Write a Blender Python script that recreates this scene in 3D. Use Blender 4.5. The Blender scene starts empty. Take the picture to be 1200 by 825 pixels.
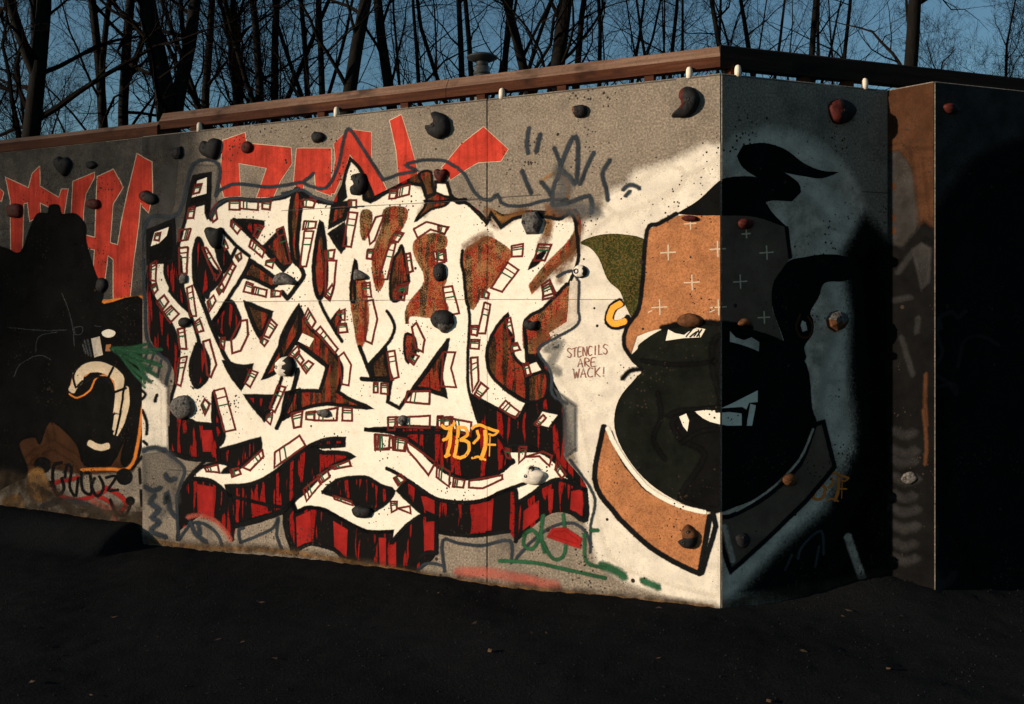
import bpy, bmesh, math, random
from mathutils import Vector, Matrix
from mathutils.geometry import tessellate_polygon

scene = bpy.context.scene
COL = scene.collection
random.seed(7)

# ------------------------------------------------------------------ camera
FPX = 1200.0          # focal length in photo pixels (photo is 1200 px wide)
HOR = 394.0           # horizon row in the photo
EYE = 1.6
cam_d = bpy.data.cameras.new('camera')
cam = bpy.data.objects.new('camera', cam_d)
COL.objects.link(cam)
cam.location = (0, 0, EYE)
cam.rotation_euler = (math.pi / 2, 0, 0)
cam_d.sensor_width = 36.0
cam_d.lens = 36.0
cam_d.shift_y = -(412.5 - HOR) / 1200.0
cam_d.clip_end = 3000
cam_d.clip_start = 0.05
scene.camera = cam

# ------------------------------------------------------------------ light
SUN_AZ = -108.5       # degrees from the view axis (+Y), negative = to the left
SUN_EL = 11.0
world = bpy.data.worlds.new('World')
scene.world = world
world.use_nodes = True
wn = world.node_tree.nodes
wn.clear()
w_out = wn.new('ShaderNodeOutputWorld')
w_bg = wn.new('ShaderNodeBackground')
w_sky = wn.new('ShaderNodeTexSky')
w_sky.sky_type = 'NISHITA'
w_sky.sun_disc = False
w_sky.sun_elevation = math.radians(SUN_EL)
w_sky.sun_rotation = math.radians(SUN_AZ)
w_sky.altitude = 100
w_sky.air_density = 1.0
w_sky.dust_density = 0.5
w_sky.ozone_density = 2.6
w_bg.inputs['Strength'].default_value = 0.085
w_tint = wn.new('ShaderNodeMix')          # the film's warm balance of the whole sky
w_tint.data_type = 'RGBA'
w_tint.blend_type = 'MULTIPLY'
w_tint.inputs[0].default_value = 1.0
w_tint.inputs[7].default_value = (0.82, 0.94, 0.88, 1.0)
world.node_tree.links.new(w_sky.outputs[0], w_tint.inputs[6])
world.node_tree.links.new(w_tint.outputs[2], w_bg.inputs[0])
world.node_tree.links.new(w_bg.outputs[0], w_out.inputs[0])

sun_d = bpy.data.lights.new('sun', 'SUN')
sun_d.energy = 5.0
sun_d.angle = math.radians(0.6)
sun_d.color = (1.0, 0.82, 0.63)
sun = bpy.data.objects.new('sun', sun_d)
COL.objects.link(sun)
_a, _e = math.radians(SUN_AZ), math.radians(SUN_EL)
_to = Vector((math.sin(_a) * math.cos(_e), math.cos(_a) * math.cos(_e), math.sin(_e)))
sun.rotation_euler = (-_to).to_track_quat('-Z', 'Y').to_euler()
sun.location = _to * 40

vs = scene.view_settings
vs.view_transform = 'Standard'
vs.look = 'None'
vs.exposure = 0.35
vs.gamma = 1.0
vs.use_curve_mapping = False
scene.cycles.transparent_max_bounces = 48
scene.cycles.max_bounces = 6
scene.cycles.diffuse_bounces = 3

# ------------------------------------------------------------------ helpers
def R(d):
    return math.radians(d)

def setp(o, label=None, cat=None, group=None, kind=None):
    if label: o['label'] = label
    if cat: o['category'] = cat
    if group: o['group'] = group
    if kind: o['kind'] = kind
    return o

def empty(name, loc=(0, 0, 0), rz=0.0, parent=None):
    o = bpy.data.objects.new(name, None)
    o.empty_display_size = 0.1
    COL.objects.link(o)
    o.location = loc
    o.rotation_euler = (0, 0, rz)
    o.parent = parent
    return o

def mesh_obj(name, verts, faces, mat, parent=None, smooth=False, alpha=None):
    me = bpy.data.meshes.new(name)
    me.from_pydata(verts, [], faces)
    if alpha is not None:
        at = me.attributes.new('cover', 'FLOAT', 'POINT')
        at.data.foreach_set('value', alpha)
    if smooth:
        me.polygons.foreach_set('use_smooth', [True] * len(me.polygons))
    me.update()
    me.materials.append(mat)
    o = bpy.data.objects.new(name, me)
    COL.objects.link(o)
    o.parent = parent
    return o

def bm_obj(name, bm, mat, parent=None, smooth=False):
    me = bpy.data.meshes.new(name)
    bmesh.ops.recalc_face_normals(bm, faces=bm.faces[:])
    bm.to_mesh(me)
    bm.free()
    if smooth:
        me.polygons.foreach_set('use_smooth', [True] * len(me.polygons))
    me.materials.append(mat)
    o = bpy.data.objects.new(name, me)
    COL.objects.link(o)
    o.parent = parent
    return o

def prism(name, foot, z0, z1, mat, parent=None, bevel=0.0):
    """closed prism over a footprint polygon (list of xy)"""
    bm = bmesh.new()
    lo = [bm.verts.new((x, y, z0)) for x, y in foot]
    hi = [bm.verts.new((x, y, z1)) for x, y in foot]
    n = len(foot)
    bm.faces.new(hi)
    bm.faces.new(lo[::-1])
    for i in range(n):
        j = (i + 1) % n
        bm.faces.new((lo[i], lo[j], hi[j], hi[i]))
    if bevel:
        bmesh.ops.bevel(bm, geom=bm.edges[:], offset=bevel, segments=1, affect='EDGES')
    return bm_obj(name, bm, mat, parent)

# nodes -------------------------------------------------------------------
class NT:
    def __init__(self, name):
        self.mat = bpy.data.materials.new(name)
        self.mat.use_nodes = True
        self.t = self.mat.node_tree
        self.n = self.t.nodes
        self.n.clear()
        self.out = self.n.new('ShaderNodeOutputMaterial')
    def new(self, typ, **kw):
        nd = self.n.new(typ)
        for k, v in kw.items():
            if k.startswith('i_'):
                nd.inputs[k[2:]].default_value = v
            else:
                setattr(nd, k, v)
        return nd
    def link(self, a, b):
        self.t.links.new(a, b)
    def noise(self, vec, scale, detail=4.0, rough=0.55):
        nd = self.new('ShaderNodeTexNoise')
        nd.inputs['Scale'].default_value = scale
        nd.inputs['Detail'].default_value = detail
        nd.inputs['Roughness'].default_value = rough
        if vec is not None:
            self.link(vec, nd.inputs['Vector'])
        return nd.outputs['Fac']
    def vor(self, vec, scale, feature='F1'):
        nd = self.new('ShaderNodeTexVoronoi', feature=feature)
        nd.inputs['Scale'].default_value = scale
        self.link(vec, nd.inputs['Vector'])
        return nd.outputs['Distance']
    def ramp(self, fac, stops, interp='LINEAR'):
        nd = self.new('ShaderNodeValToRGB')
        cr = nd.color_ramp
        cr.interpolation = interp
        while len(cr.elements) < len(stops):
            cr.elements.new(0.5)
        for e, (p, c) in zip(cr.elements, stops):
            e.position = p
            e.color = c if len(c) == 4 else (*c, 1)
        self.link(fac, nd.inputs[0])
        return nd.outputs[0]
    def val(self, fac, a, b, c=0.0, d=1.0):
        nd = self.new('ShaderNodeMapRange')
        nd.clamp = True
        self.link(fac, nd.inputs[0])
        for i, v in zip((1, 2, 3, 4), (a, b, c, d)):
            nd.inputs[i].default_value = v
        return nd.outputs[0]
    def math(self, op, a, b=None):
        nd = self.new('ShaderNodeMath', operation=op)
        for i, v in enumerate((a, b)):
            if v is None: continue
            if isinstance(v, (int, float)): nd.inputs[i].default_value = v
            else: self.link(v, nd.inputs[i])
        return nd.outputs[0]
    def mix(self, fac, a, b, blend='MIX'):
        nd = self.new('ShaderNodeMix', data_type='RGBA', blend_type=blend)
        for s, v in ((nd.inputs[0], fac), (nd.inputs[6], a), (nd.inputs[7], b)):
            if isinstance(v, (int, float)): s.default_value = v
            elif isinstance(v, (tuple, list)): s.default_value = v if len(v) == 4 else (*v, 1)
            else: self.link(v, s)
        return nd.outputs[2]
    def obj(self, scale=(1, 1, 1)):
        tc = self.new('ShaderNodeTexCoord')
        mp = self.new('ShaderNodeMapping')
        mp.inputs['Scale'].default_value = scale
        self.link(tc.outputs['Object'], mp.inputs[0])
        return mp.outputs[0]
    def bump(self, h, strength=0.3, dist=0.01):
        nd = self.new('ShaderNodeBump')
        nd.inputs['Strength'].default_value = strength
        nd.inputs['Distance'].default_value = dist
        self.link(h, nd.inputs['Height'])
        return nd.outputs[0]
    def bsdf(self, color, rough=0.8, normal=None, spec=0.2, metal=0.0):
        b = self.new('ShaderNodeBsdfPrincipled')
        if isinstance(color, (tuple, list)): b.inputs['Base Color'].default_value = (*color[:3], 1)
        else: self.link(color, b.inputs['Base Color'])
        if isinstance(rough, (int, float)): b.inputs['Roughness'].default_value = rough
        else: self.link(rough, b.inputs['Roughness'])
        b.inputs['Specular IOR Level'].default_value = spec
        b.inputs['Metallic'].default_value = metal
        if normal is not None: self.link(normal, b.inputs['Normal'])
        return b.outputs[0]
    def done(self, sh):
        self.link(sh, self.out.inputs[0])
        return self.mat

def pits(m, v):
    """small blow holes in cast concrete: 0 in a pit, 1 elsewhere"""
    a = m.vor(v, 9.0)
    sel = m.noise(v, 5.0, 1.0)
    rad = m.val(sel, 0.42, 0.70, 0.0, 0.12)
    p1 = m.math('GREATER_THAN', a, rad)
    b = m.vor(v, 34.0)
    rad2 = m.val(m.noise(v, 3.1, 2.0), 0.42, 0.68, 0.0, 0.26)
    p2 = m.math('GREATER_THAN', b, rad2)
    return m.math('MULTIPLY', p1, p2)

def mat_concrete():
    m = NT('cast_concrete')
    v = m.obj()
    big = m.noise(v, 0.8, 5.0, 0.6)
    mid = m.noise(v, 7.0, 6.0, 0.65)
    fine = m.noise(v, 75.0, 4.0, 0.8)
    c = m.ramp(big, [(0.3, (0.105, 0.085, 0.066)), (0.7, (0.25, 0.208, 0.162))])
    c = m.mix(0.55, c, m.ramp(mid, [(0.3, (0.105, 0.085, 0.066)), (0.7, (0.29, 0.242, 0.19))]))
    c = m.mix(0.5, c, m.ramp(fine, [(0.36, (0.03, 0.022, 0.016)), (0.5, (0.20, 0.163, 0.125)), (0.64, (0.48, 0.40, 0.315))]))
    # rain streaks running down from the top
    st = m.noise(m.obj((9.0, 9.0, 0.35)), 1.0, 4.0, 0.6)
    c = m.mix(m.val(st, 0.5, 0.75, 0.0, 0.35), c, (0.12, 0.11, 0.10))
    pat = m.noise(v, 1.9, 6.0, 0.7)
    c = m.mix(m.val(pat, 0.52, 0.66, 0.0, 0.6), c, (0.06, 0.052, 0.045))
    c = m.mix(m.val(pat, 0.30, 0.42, 0.45, 0.0), c, (0.33, 0.29, 0.24))
    p = pits(m, v)
    c = m.mix(p, (0.025, 0.019, 0.015), c)
    # formwork board lines every 0.64 m
    sep = m.new('ShaderNodeSeparateXYZ')
    m.link(v, sep.inputs[0])
    fr = m.math('FRACT', m.math('DIVIDE', m.math('ADD', sep.outputs[2], 0.06), 0.64))
    ln = m.math('LESS_THAN', m.math('ABSOLUTE', m.math('SUBTRACT', fr, 0.5)), 0.494)
    lnm = m.math('MAXIMUM', ln, m.math('GREATER_THAN', m.noise(v, 1.7, 3.0), 0.56))
    c = m.mix(lnm, (0.07, 0.06, 0.05), c)
    h = m.math('ADD', m.math('MULTIPLY', mid, 0.5), m.math('ADD', m.math('MULTIPLY', fine, 0.25), m.math('ADD', p, m.math('MULTIPLY', ln, 0.4))))
    return m.done(m.bsdf(c, 0.9, m.bump(h, 0.35, 0.006)))

def mat_wood(name, lo, mid_, hi):
    m = NT(name)
    v = m.obj((0.6, 14.0, 14.0))
    g = m.noise(v, 3.0, 6.0, 0.65)
    k = m.noise(m.obj((1.5, 3, 3)), 2.0, 3.0)
    c = m.ramp(g, [(0.3, lo), (0.55, mid_), (0.75, hi)])
    c = m.mix(m.val(k, 0.58, 0.70, 0, 0.85), c, tuple(x * 0.2 for x in mid_))
    c = m.mix(m.val(m.noise(m.obj(), 60.0, 3.0), 0.5, 0.75, 0, 0.6), c, tuple(x * 0.45 for x in mid_))
    return m.done(m.bsdf(c, 0.8, m.bump(g, 0.5, 0.004), 0.1))

def mat_bark():
    m = NT('dark_bark')
    v = m.obj((6.0, 6.0, 1.2))
    g = m.noise(v, 2.0, 4.0, 0.7)
    c = m.ramp(g, [(0.3, (0.003, 0.0026, 0.0022)), (0.7, (0.010, 0.0085, 0.007))])
    return m.done(m.bsdf(c, 0.95, m.bump(g, 0.6, 0.02), 0.1))

def mat_twig():
    m = NT('dark_twigs')
    return m.done(m.bsdf((0.008, 0.0065, 0.0055), 0.95, None, 0.0))

def mat_ground():
    m = NT('dark_cinder_soil')
    v = m.obj()
    big = m.noise(v, 0.7, 5.0)
    mid = m.noise(v, 9.0, 5.0, 0.7)
    fine = m.noise(v, 70.0, 4.0, 0.75)
    c = m.ramp(fine, [(0.35, (0.0045, 0.005, 0.0054)), (0.6, (0.0125, 0.0135, 0.0145)), (0.8, (0.055, 0.057, 0.06))])
    c = m.mix(0.5, c, m.ramp(big, [(0.3, (0.0065, 0.007, 0.0076)), (0.7, (0.015, 0.016, 0.0172))]))
    h = m.math('ADD', m.math('MULTIPLY', mid, 0.6), fine)
    return m.done(m.bsdf(c, 0.95, m.bump(h, 0.6, 0.02), 0.0))

def mat_plain(name, col, rough=0.6, var=0.35, spec=0.3, metal=0.0, scale=22.0):
    m = NT(name)
    v = m.obj()
    n1 = m.noise(v, scale, 5.0, 0.65)
    lo = tuple(x * (1 - var) for x in col)
    hi = tuple(min(1, x * (1 + var)) for x in col)
    c = m.ramp(n1, [(0.3, lo), (0.7, hi)])
    return m.done(m.bsdf(c, rough, m.bump(m.noise(v, 160.0, 2.0), 0.25, 0.003), spec, metal))

M = {
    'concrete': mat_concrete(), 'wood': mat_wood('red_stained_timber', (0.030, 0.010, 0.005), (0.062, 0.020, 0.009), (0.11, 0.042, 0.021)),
    'wood_top': mat_wood('weathered_timber', (0.10, 0.054, 0.036), (0.18, 0.105, 0.072), (0.26, 0.17, 0.12)), 'bark': mat_bark(), 'twig': mat_twig(),
    'ground': mat_ground(),
    'roof': mat_plain('grey_roofing_felt', (0.06, 0.06, 0.06), 0.9),
    'peg': mat_plain('pale_peg', (0.72, 0.62, 0.50), 0.6, 0.12),
    'steel': mat_plain('dull_steel', (0.35, 0.33, 0.30), 0.42, 0.25, 0.5, 0.85),
    'cap': mat_plain('dark_vent_cap', (0.05, 0.05, 0.05), 0.6, 0.3, 0.4, 0.3),
    'hold_black': mat_plain('charcoal_resin', (0.012, 0.012, 0.013), 0.7, 0.5, 0.12),
    'hold_red': mat_plain('dark_red_resin', (0.055, 0.010, 0.008), 0.7, 0.7, 0.12, 0.0, 40.0),
    'hold_grey': mat_plain('grey_resin', (0.085, 0.080, 0.075), 0.75, 0.9, 0.08, 0.0, 60.0),
    'hold_white': mat_plain('white_painted_resin', (0.62, 0.57, 0.49), 0.7, 0.2),
    'hold_brown': mat_plain('brown_resin', (0.10, 0.043, 0.020), 0.75, 0.6, 0.05),
    'bolt': mat_plain('bolt_dark', (0.012, 0.011, 0.010), 0.6, 0.2),
}

# ------------------------------------------------------------------ planes of the wall
WALL_H = 3.15
P1 = (1.231, 6.03)                     # convex corner
def _dir(deg):                         # direction at an azimuth from the view axis
    return (math.sin(R(deg)), math.cos(R(deg)))
DL = _dir(-65.0)                       # along the long face, away to the left
DR = _dir(70.0)                        # along the shaded face, away to the right
Q = (P1[0] + DR[0] * 1.204, P1[1] + DR[1] * 1.204)   # concave corner at the buttress
RR = (2.566, 6.22)                     # outer corner of the buttress
class Plane:
    """local x to the right along the face, y into the wall, z up"""
    def __init__(self, org, d):
        self.o = org
        self.d = d
        self.rz = math.atan2(d[1], d[0])
        self.nin = (-d[1], d[0])
    def uv(self, px, py):
        k = (px - 600.0) / FPX
        ox, oy = self.o
        dx, dy = self.d
        t = (k * oy - ox) / (dx - k * dy)
        dep = oy + t * dy
        return t, EYE + (HOR - py) * dep / FPX
    def world(self, u, w, z):
        return (self.o[0] + self.d[0] * u + self.nin[0] * w, self.o[1] + self.d[1] * u + self.nin[1] * w, z)
PL_MAIN = Plane(P1, (-DL[0], -DL[1]))
PL_SIDE = Plane(P1, DR)
_bl = math.hypot(RR[0] - Q[0], RR[1] - Q[1])
PL_BUT = Plane(Q, ((RR[0] - Q[0]) / _bl, (RR[1] - Q[1]) / _bl))
PL_OUT = Plane(RR, DR)

def ground_z(x, y):
    """gentle terrain: level yard, a raised bank by the far left stretch, a hump in the concave corner"""
    z = 0.02 * math.sin(x * 1.7 + 0.6) * math.sin(y * 1.3 + 1.0) + 0.006 * math.sin(x * 5.1 + y * 2.7 + math.sin(x * 2.3))
    # bank: local main-wall coordinates
    u = (x - P1[0]) * PL_MAIN.d[0] + (y - P1[1]) * PL_MAIN.d[1]
    w = (x - P1[0]) * PL_MAIN.nin[0] + (y - P1[1]) * PL_MAIN.nin[1]
    e = min(1.0, max(0.0, (-4.50 - u) / 0.10))
    f = min(1.0, max(0.0, (w + 0.55) / 0.5))
    z += 0.165 * e * e * (3 - 2 * e) * f * f * (3 - 2 * f)
    d2 = (x - Q[0]) ** 2 + (y - Q[1]) ** 2
    z += 0.10 * math.exp(-d2 / 0.25)
    z -= 0.02 * math.exp(-((x - 0.2) ** 2 + (y - 6.3) ** 2) / 0.5)
    return z

def axis(fine0, fine1, step, far):
    a = []
    v = fine0
    while v <= fine1:
        a.append(v); v += step
    s, v = step, fine0
    lo = []
    while v > -far:
        s *= 1.35; v -= s; lo.append(v)
    s, v = step, a[-1]
    hi = []
    while v < far:
        s *= 1.35; v += s; hi.append(v)
    return lo[::-1] + a + hi
XS = axis(-8.5, 6.0, 0.05, 900.0)
YS = axis(1.2, 10.0, 0.05, 900.0)
gv = [(x, y, ground_z(x, y) + random.uniform(-0.006, 0.006)) for y in YS for x in XS]
nx = len(XS)
gf = [(j * nx + i, j * nx + i + 1, (j + 1) * nx + i + 1, (j + 1) * nx + i) for j in range(len(YS) - 1) for i in range(nx - 1)]
ground = mesh_obj('ground', gv, gf, M['ground'], smooth=True)
setp(ground, kind='structure', label='dark bare cinder soil in front of the concrete wall')

# loose grit and dead leaves on the soil
def litter(name, n, mat, smin, smax, label, flat):
    vs_, fs_ = [], []
    for i in range(n):
        x = random.uniform(-5.5, 4.2)
        y = random.uniform(2.6, 6.6)
        s = random.uniform(smin, smax)
        z = ground_z(x, y) + (0.004 if flat else s * 0.3)
        a = random.uniform(0, 6.28)
        b = len(vs_)
        if flat:
            for k, (lx, ly) in enumerate(((1, 0), (0.2, 0.45), (-1, 0), (0.1, -0.5))):
                vs_.append((x + s * (lx * math.cos(a) - ly * math.sin(a)), y + s * (lx * math.sin(a) + ly * math.cos(a)), z + random.uniform(0, 0.5) * s))
            fs_ += [(b, b + 1, b + 2), (b, b + 2, b + 3)]
        else:
            for k in range(4):
                t = a + k * 1.57
                vs_.append((x + s * math.cos(t) * random.uniform(.6, 1), y + s * math.sin(t) * random.uniform(.6, 1), z + random.uniform(-.2, .3) * s))
            vs_.append((x, y, z + s * 0.8))
            vs_.append((x, y, z - s * 0.8))
            for k in range(4):
                fs_ += [(b + k, b + (k + 1) % 4, b + 4), (b + (k + 1) % 4, b + k, b + 5)]
    o = mesh_obj(name, vs_, fs_, mat)
    setp(o, label=label, cat=name.replace('_', ' '), kind='stuff')
    return o
litter('loose_grit', 4000, mat_plain('grit', (0.016, 0.0165, 0.017), 0.9, 0.7, 0.05), 0.002, 0.007, 'fine dark grit scattered over the cinder soil', False)
litter('dead_leaves', 90, mat_plain('dry_leaf', (0.06, 0.035, 0.018), 0.85, 0.5), 0.012, 0.028, 'small dry brown leaves lying on the dark soil', True)

# ------------------------------------------------------------------ the concrete climbing wall
TH = 0.28
wall = empty('climbing_wall', (P1[0], P1[1], 0.0), 0.0)
setp(wall, 'angular cast concrete climbing wall covered in spray painted graffiti', 'climbing wall')
def loc(p):      # world xy -> wall-local xy
    return (p[0] - P1[0], p[1] - P1[1])
def face_panel(name, pl, u0, u1, proud=0.0, z0=-0.4, z1=WALL_H, mit0=0.0, mit1=0.0):
    """slab behind plane pl between u0 and u1 (mitre: extra length at the back)"""
    pe = empty(name, (pl.o[0] - P1[0], pl.o[1] - P1[1], 0), pl.rz, wall) if False else None
    foot = [(u0, -proud), (u1, -proud), (u1 + mit1, TH), (u0 + mit0, TH)]
    o = prism(name, foot, z0, z1, M['concrete'], wall, bevel=0.006)
    o.location = (pl.o[0] - P1[0], pl.o[1] - P1[1], 0)
    o.rotation_euler = (0, 0, pl.rz)
    return o
uj = PL_MAIN.uv(571, 300)[0]
ul = PL_MAIN.uv(166, 400)[0]
mit = TH * math.tan(R(22.5))
panel_far = face_panel('concrete_panel', PL_MAIN, -9.5, ul - 0.003, -0.016)
panel_mid = face_panel('concrete_panel', PL_MAIN, ul + 0.003, uj - 0.0012)
panel_main = face_panel('concrete_panel', PL_MAIN, uj + 0.0012, 0.0, mit1=-mit)
panel_side = face_panel('concrete_panel', PL_SIDE, 0.001, 1.27, mit0=mit)
panel_but = face_panel('concrete_panel', PL_BUT, 0.0, _bl, mit1=-0.19)
panel_out = face_panel('concrete_panel', PL_OUT, 0.001, 3.2, mit0=0.19)
for o in (panel_far,): o['label'] = 'recessed far stretch of wall with red letters and black hooded figure'
panel_side['label'] = 'shaded side face of the wall with half of the painted face'
panel_but['label'] = 'narrow rust brown buttress face'
roof_foot = [loc(PL_MAIN.world(-9.4, 0.20, 0)[:2]), loc(PL_MAIN.world(-0.12, 0.20, 0)[:2]), loc(PL_SIDE.world(1.3, 0.2, 0)[:2]),
             loc((6.2, 8.0)), loc((5.0, 11.0)), loc((-6.0, 13.5))]
prism('roof_deck', roof_foot, 2.86, 3.06, M['roof'], wall)

# timber kerb along the wall top -----------------------------------------
rail = empty('timber_rail', (P1[0], P1[1], WALL_H), 0.0)
setp(rail, 'long red brown timber rail running along the top of the wall', 'rail')
def beam(pl, u0, u1, prof, m0=0.0, m1=0.0):
    """profile (w into wall, z above wall top); m = slope of the end cut"""
    bm = bmesh.new()
    nseg = max(2, int((u1 - u0) / 0.5))
    rings = []
    for s in range(nseg + 1):
        t = s / nseg
        ring = []
        for w, z in prof:
            a = u0 + m0 * w
            b = u1 + m1 * w
            jit = 0.0 if s in (0, nseg) else random.uniform(-0.003, 0.003)
            ring.append(bm.verts.new((a + (b - a) * t, w + jit, z + jit)))
        rings.append(ring)
    n = len(prof)
    for s in range(nseg):
        for i in range(n):
            j = (i + 1) % n
            bm.faces.new((rings[s][i], rings[s + 1][i], rings[s + 1][j], rings[s][j]))
    bm.faces.new(rings[0]); bm.faces.new(rings[-1][::-1])
    o = bm_obj('beam', bm, M['wood'], rail)
    o.data.materials.append(M['wood_top'])
    for f in o.data.polygons:
        if f.normal.z > 0.2: f.material_index = 1
    o.location = (pl.o[0] - P1[0], pl.o[1] - P1[1], 0)
    o.rotation_euler = (0, 0, pl.rz)
    return o
PROF = [(0.03, 0.046), (0.03, 0.108), (0.07, 0.178), (0.10, 0.178), (0.10, 0.046)]
PROF_S = [(0.03, 0.046), (0.03, 0.172), (0.036, 0.178), (0.10, 0.178), (0.10, 0.046)]  # chamfer nearly dropped, shaped to keep sun off the side beam
PROF2 = [(0.012, 0.0), (0.012, 0.072), (0.045, 0.112), (0.18, 0.112), (0.18, 0.0)]
uL = PL_MAIN.uv(183, 140)[0]
um = PL_MAIN.uv(520, 90)[0]
tm = math.tan(R(22.5))
beam(PL_MAIN, uL, um - 0.002, PROF)
beam(PL_MAIN, um + 0.002, 0.0, PROF, m1=-tm)
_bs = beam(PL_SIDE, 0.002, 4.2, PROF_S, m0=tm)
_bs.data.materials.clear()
_bs.data.materials.append(mat_wood('timber_shade_dark', (0.010, 0.006, 0.004), (0.022, 0.012, 0.008), (0.04, 0.023, 0.016)))  # darker copy of the rail timber, its shade put into the colour
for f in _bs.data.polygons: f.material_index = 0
_bs['label'] = 'beam along the shaded side, its shade painted as dark timber'
beam(PL_MAIN, -9.4, uL - 0.003, PROF2)
def block(pl, u, w0=0.04, w1=0.095):
    o = prism('support_block', [(u - 0.03, w0), (u + 0.03, w0), (u + 0.03, w1), (u - 0.03, w1)], -0.002, 0.050, M['wood'], rail)
    o.location = (pl.o[0] - P1[0], pl.o[1] - P1[1], 0); o.rotation_euler = (0, 0, pl.rz)
for px in (222, 372, 470, 560, 655, 758):
    block(PL_MAIN, PL_MAIN.uv(px, 100)[0])
for u in (0.12, 0.62, 0.95):
    block(PL_SIDE, u)
def lathe(name, prof, mat, parent, seg=14, smooth=True):
    vs_, fs_ = [], []
    for r, z in prof:
        for k in range(seg):
            a = 2 * math.pi * k / seg
            vs_.append((r * math.cos(a), r * math.sin(a), z))
    for i in range(len(prof) - 1):
        for k in range(seg):
            j = (k + 1) % seg
            fs_.append((i * seg + k, i * seg + j, (i + 1) * seg + j, (i + 1) * seg + k))
    fs_.append(tuple(range(seg))[::-1])
    fs_.append(tuple((len(prof) - 1) * seg + k for k in range(seg)))
    return mesh_obj(name, vs_, fs_, mat, parent, smooth)
for pl, px, py in ((PL_MAIN, 232, 140), (PL_MAIN, 393, 126), (PL_MAIN, 587, 104), (PL_MAIN, 807, 78), (PL_SIDE, 866, 80), (PL_SIDE, 1015, 98)):
    u = pl.uv(px, py)[0]
    o = lathe('peg', [(0.020, -0.01), (0.020, 0.026), (0.0185, 0.044), (0.013, 0.057), (0.004, 0.062)], M['peg'], rail, 12)
    x, y, _ = pl.world(u, 0.015 if pl is PL_MAIN else 0.012, 0)
    o.location = (x - P1[0], y - P1[1], 0)

# vent pipe on the roof behind the rail
vp_d = 8.6
vent = empty('vent_pipe', ((565 - 600) / FPX * vp_d, vp_d, 3.06))
setp(vent, 'round steel vent pipe with flared dark cap behind the timber rail', 'vent pipe')
lathe('pipe', [(0.066, 0.0), (0.066, 0.80)], M['steel'], vent, 24)
lathe('flange', [(0.13, 0.0), (0.13, 0.012), (0.075, 0.05)], M['steel'], vent, 24)
lathe('band', [(0.0705, 0.735), (0.0705, 0.752)], M['cap'], vent, 24)
lathe('cap', [(0.066, 0.845), (0.128, 0.872), (0.132, 0.884), (0.085, 0.905), (0.0, 0.925)], M['cap'], vent, 28)
lathe('collar', [(0.052, 0.79), (0.052, 0.875)], M['cap'], vent, 20)
# ------------------------------------------------------------------ bare trees behind the wall
class Tubes:
    def __init__(self):
        self.v, self.f = [], []
    def add(self, pts, rads, sides):
        b0 = len(self.v)
        n = len(pts)
        for i in range(n):
            p = pts[i]
            d = (pts[min(i + 1, n - 1)] - pts[max(i - 1, 0)]).normalized()
            a = d.orthogonal().normalized()
            if i and a.dot(pa) < 0.2:
                a = (pa - d * pa.dot(d)).normalized()
            elif i:
                a = (pa - d * pa.dot(d)).normalized()
            pa = a
            c = d.cross(a)
            r = rads[i]
            for k in range(sides):
                t = 6.2832 * k / sides
                q = p + a * (r * math.cos(t)) + c * (r * math.sin(t))
                self.v.append((q.x, q.y, q.z))
        for i in range(n - 1):
            for k in range(sides):
                j = (k + 1) % sides
                self.f.append((b0 + i * sides + k, b0 + i * sides + j, b0 + (i + 1) * sides + j, b0 + (i + 1) * sides + k))

def grow(rng, start, d, length, r0, segs, wob, up):
    pts, rads = [start.copy()], [r0]
    p, dd = start.copy(), d.normalized()
    for s in range(segs):
        dd = (dd + Vector((rng.gauss(0, wob), rng.gauss(0, wob), rng.gauss(0, wob) + up))).normalized()
        p = p + dd * (length / segs)
        pts.append(p.copy())
        rads.append(max(0.0016, r0 * (1 - 0.82 * (s + 1) / segs)))
    return pts, rads

def at(pts, rads, t):
    x = t * (len(pts) - 1)
    i = min(int(x), len(pts) - 2)
    f = x - i
    return pts[i].lerp(pts[i + 1], f), rads[i] * (1 - f) + rads[i + 1] * f, (pts[i + 1] - pts[i]).normalized()

def side_dir(rng, axis, ang):
    o = axis.orthogonal().normalized()
    o.rotate(Matrix.Rotation(rng.uniform(0, 6.283), 3, axis))
    return (axis * math.cos(ang) + o * math.sin(ang)).normalized()

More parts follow.
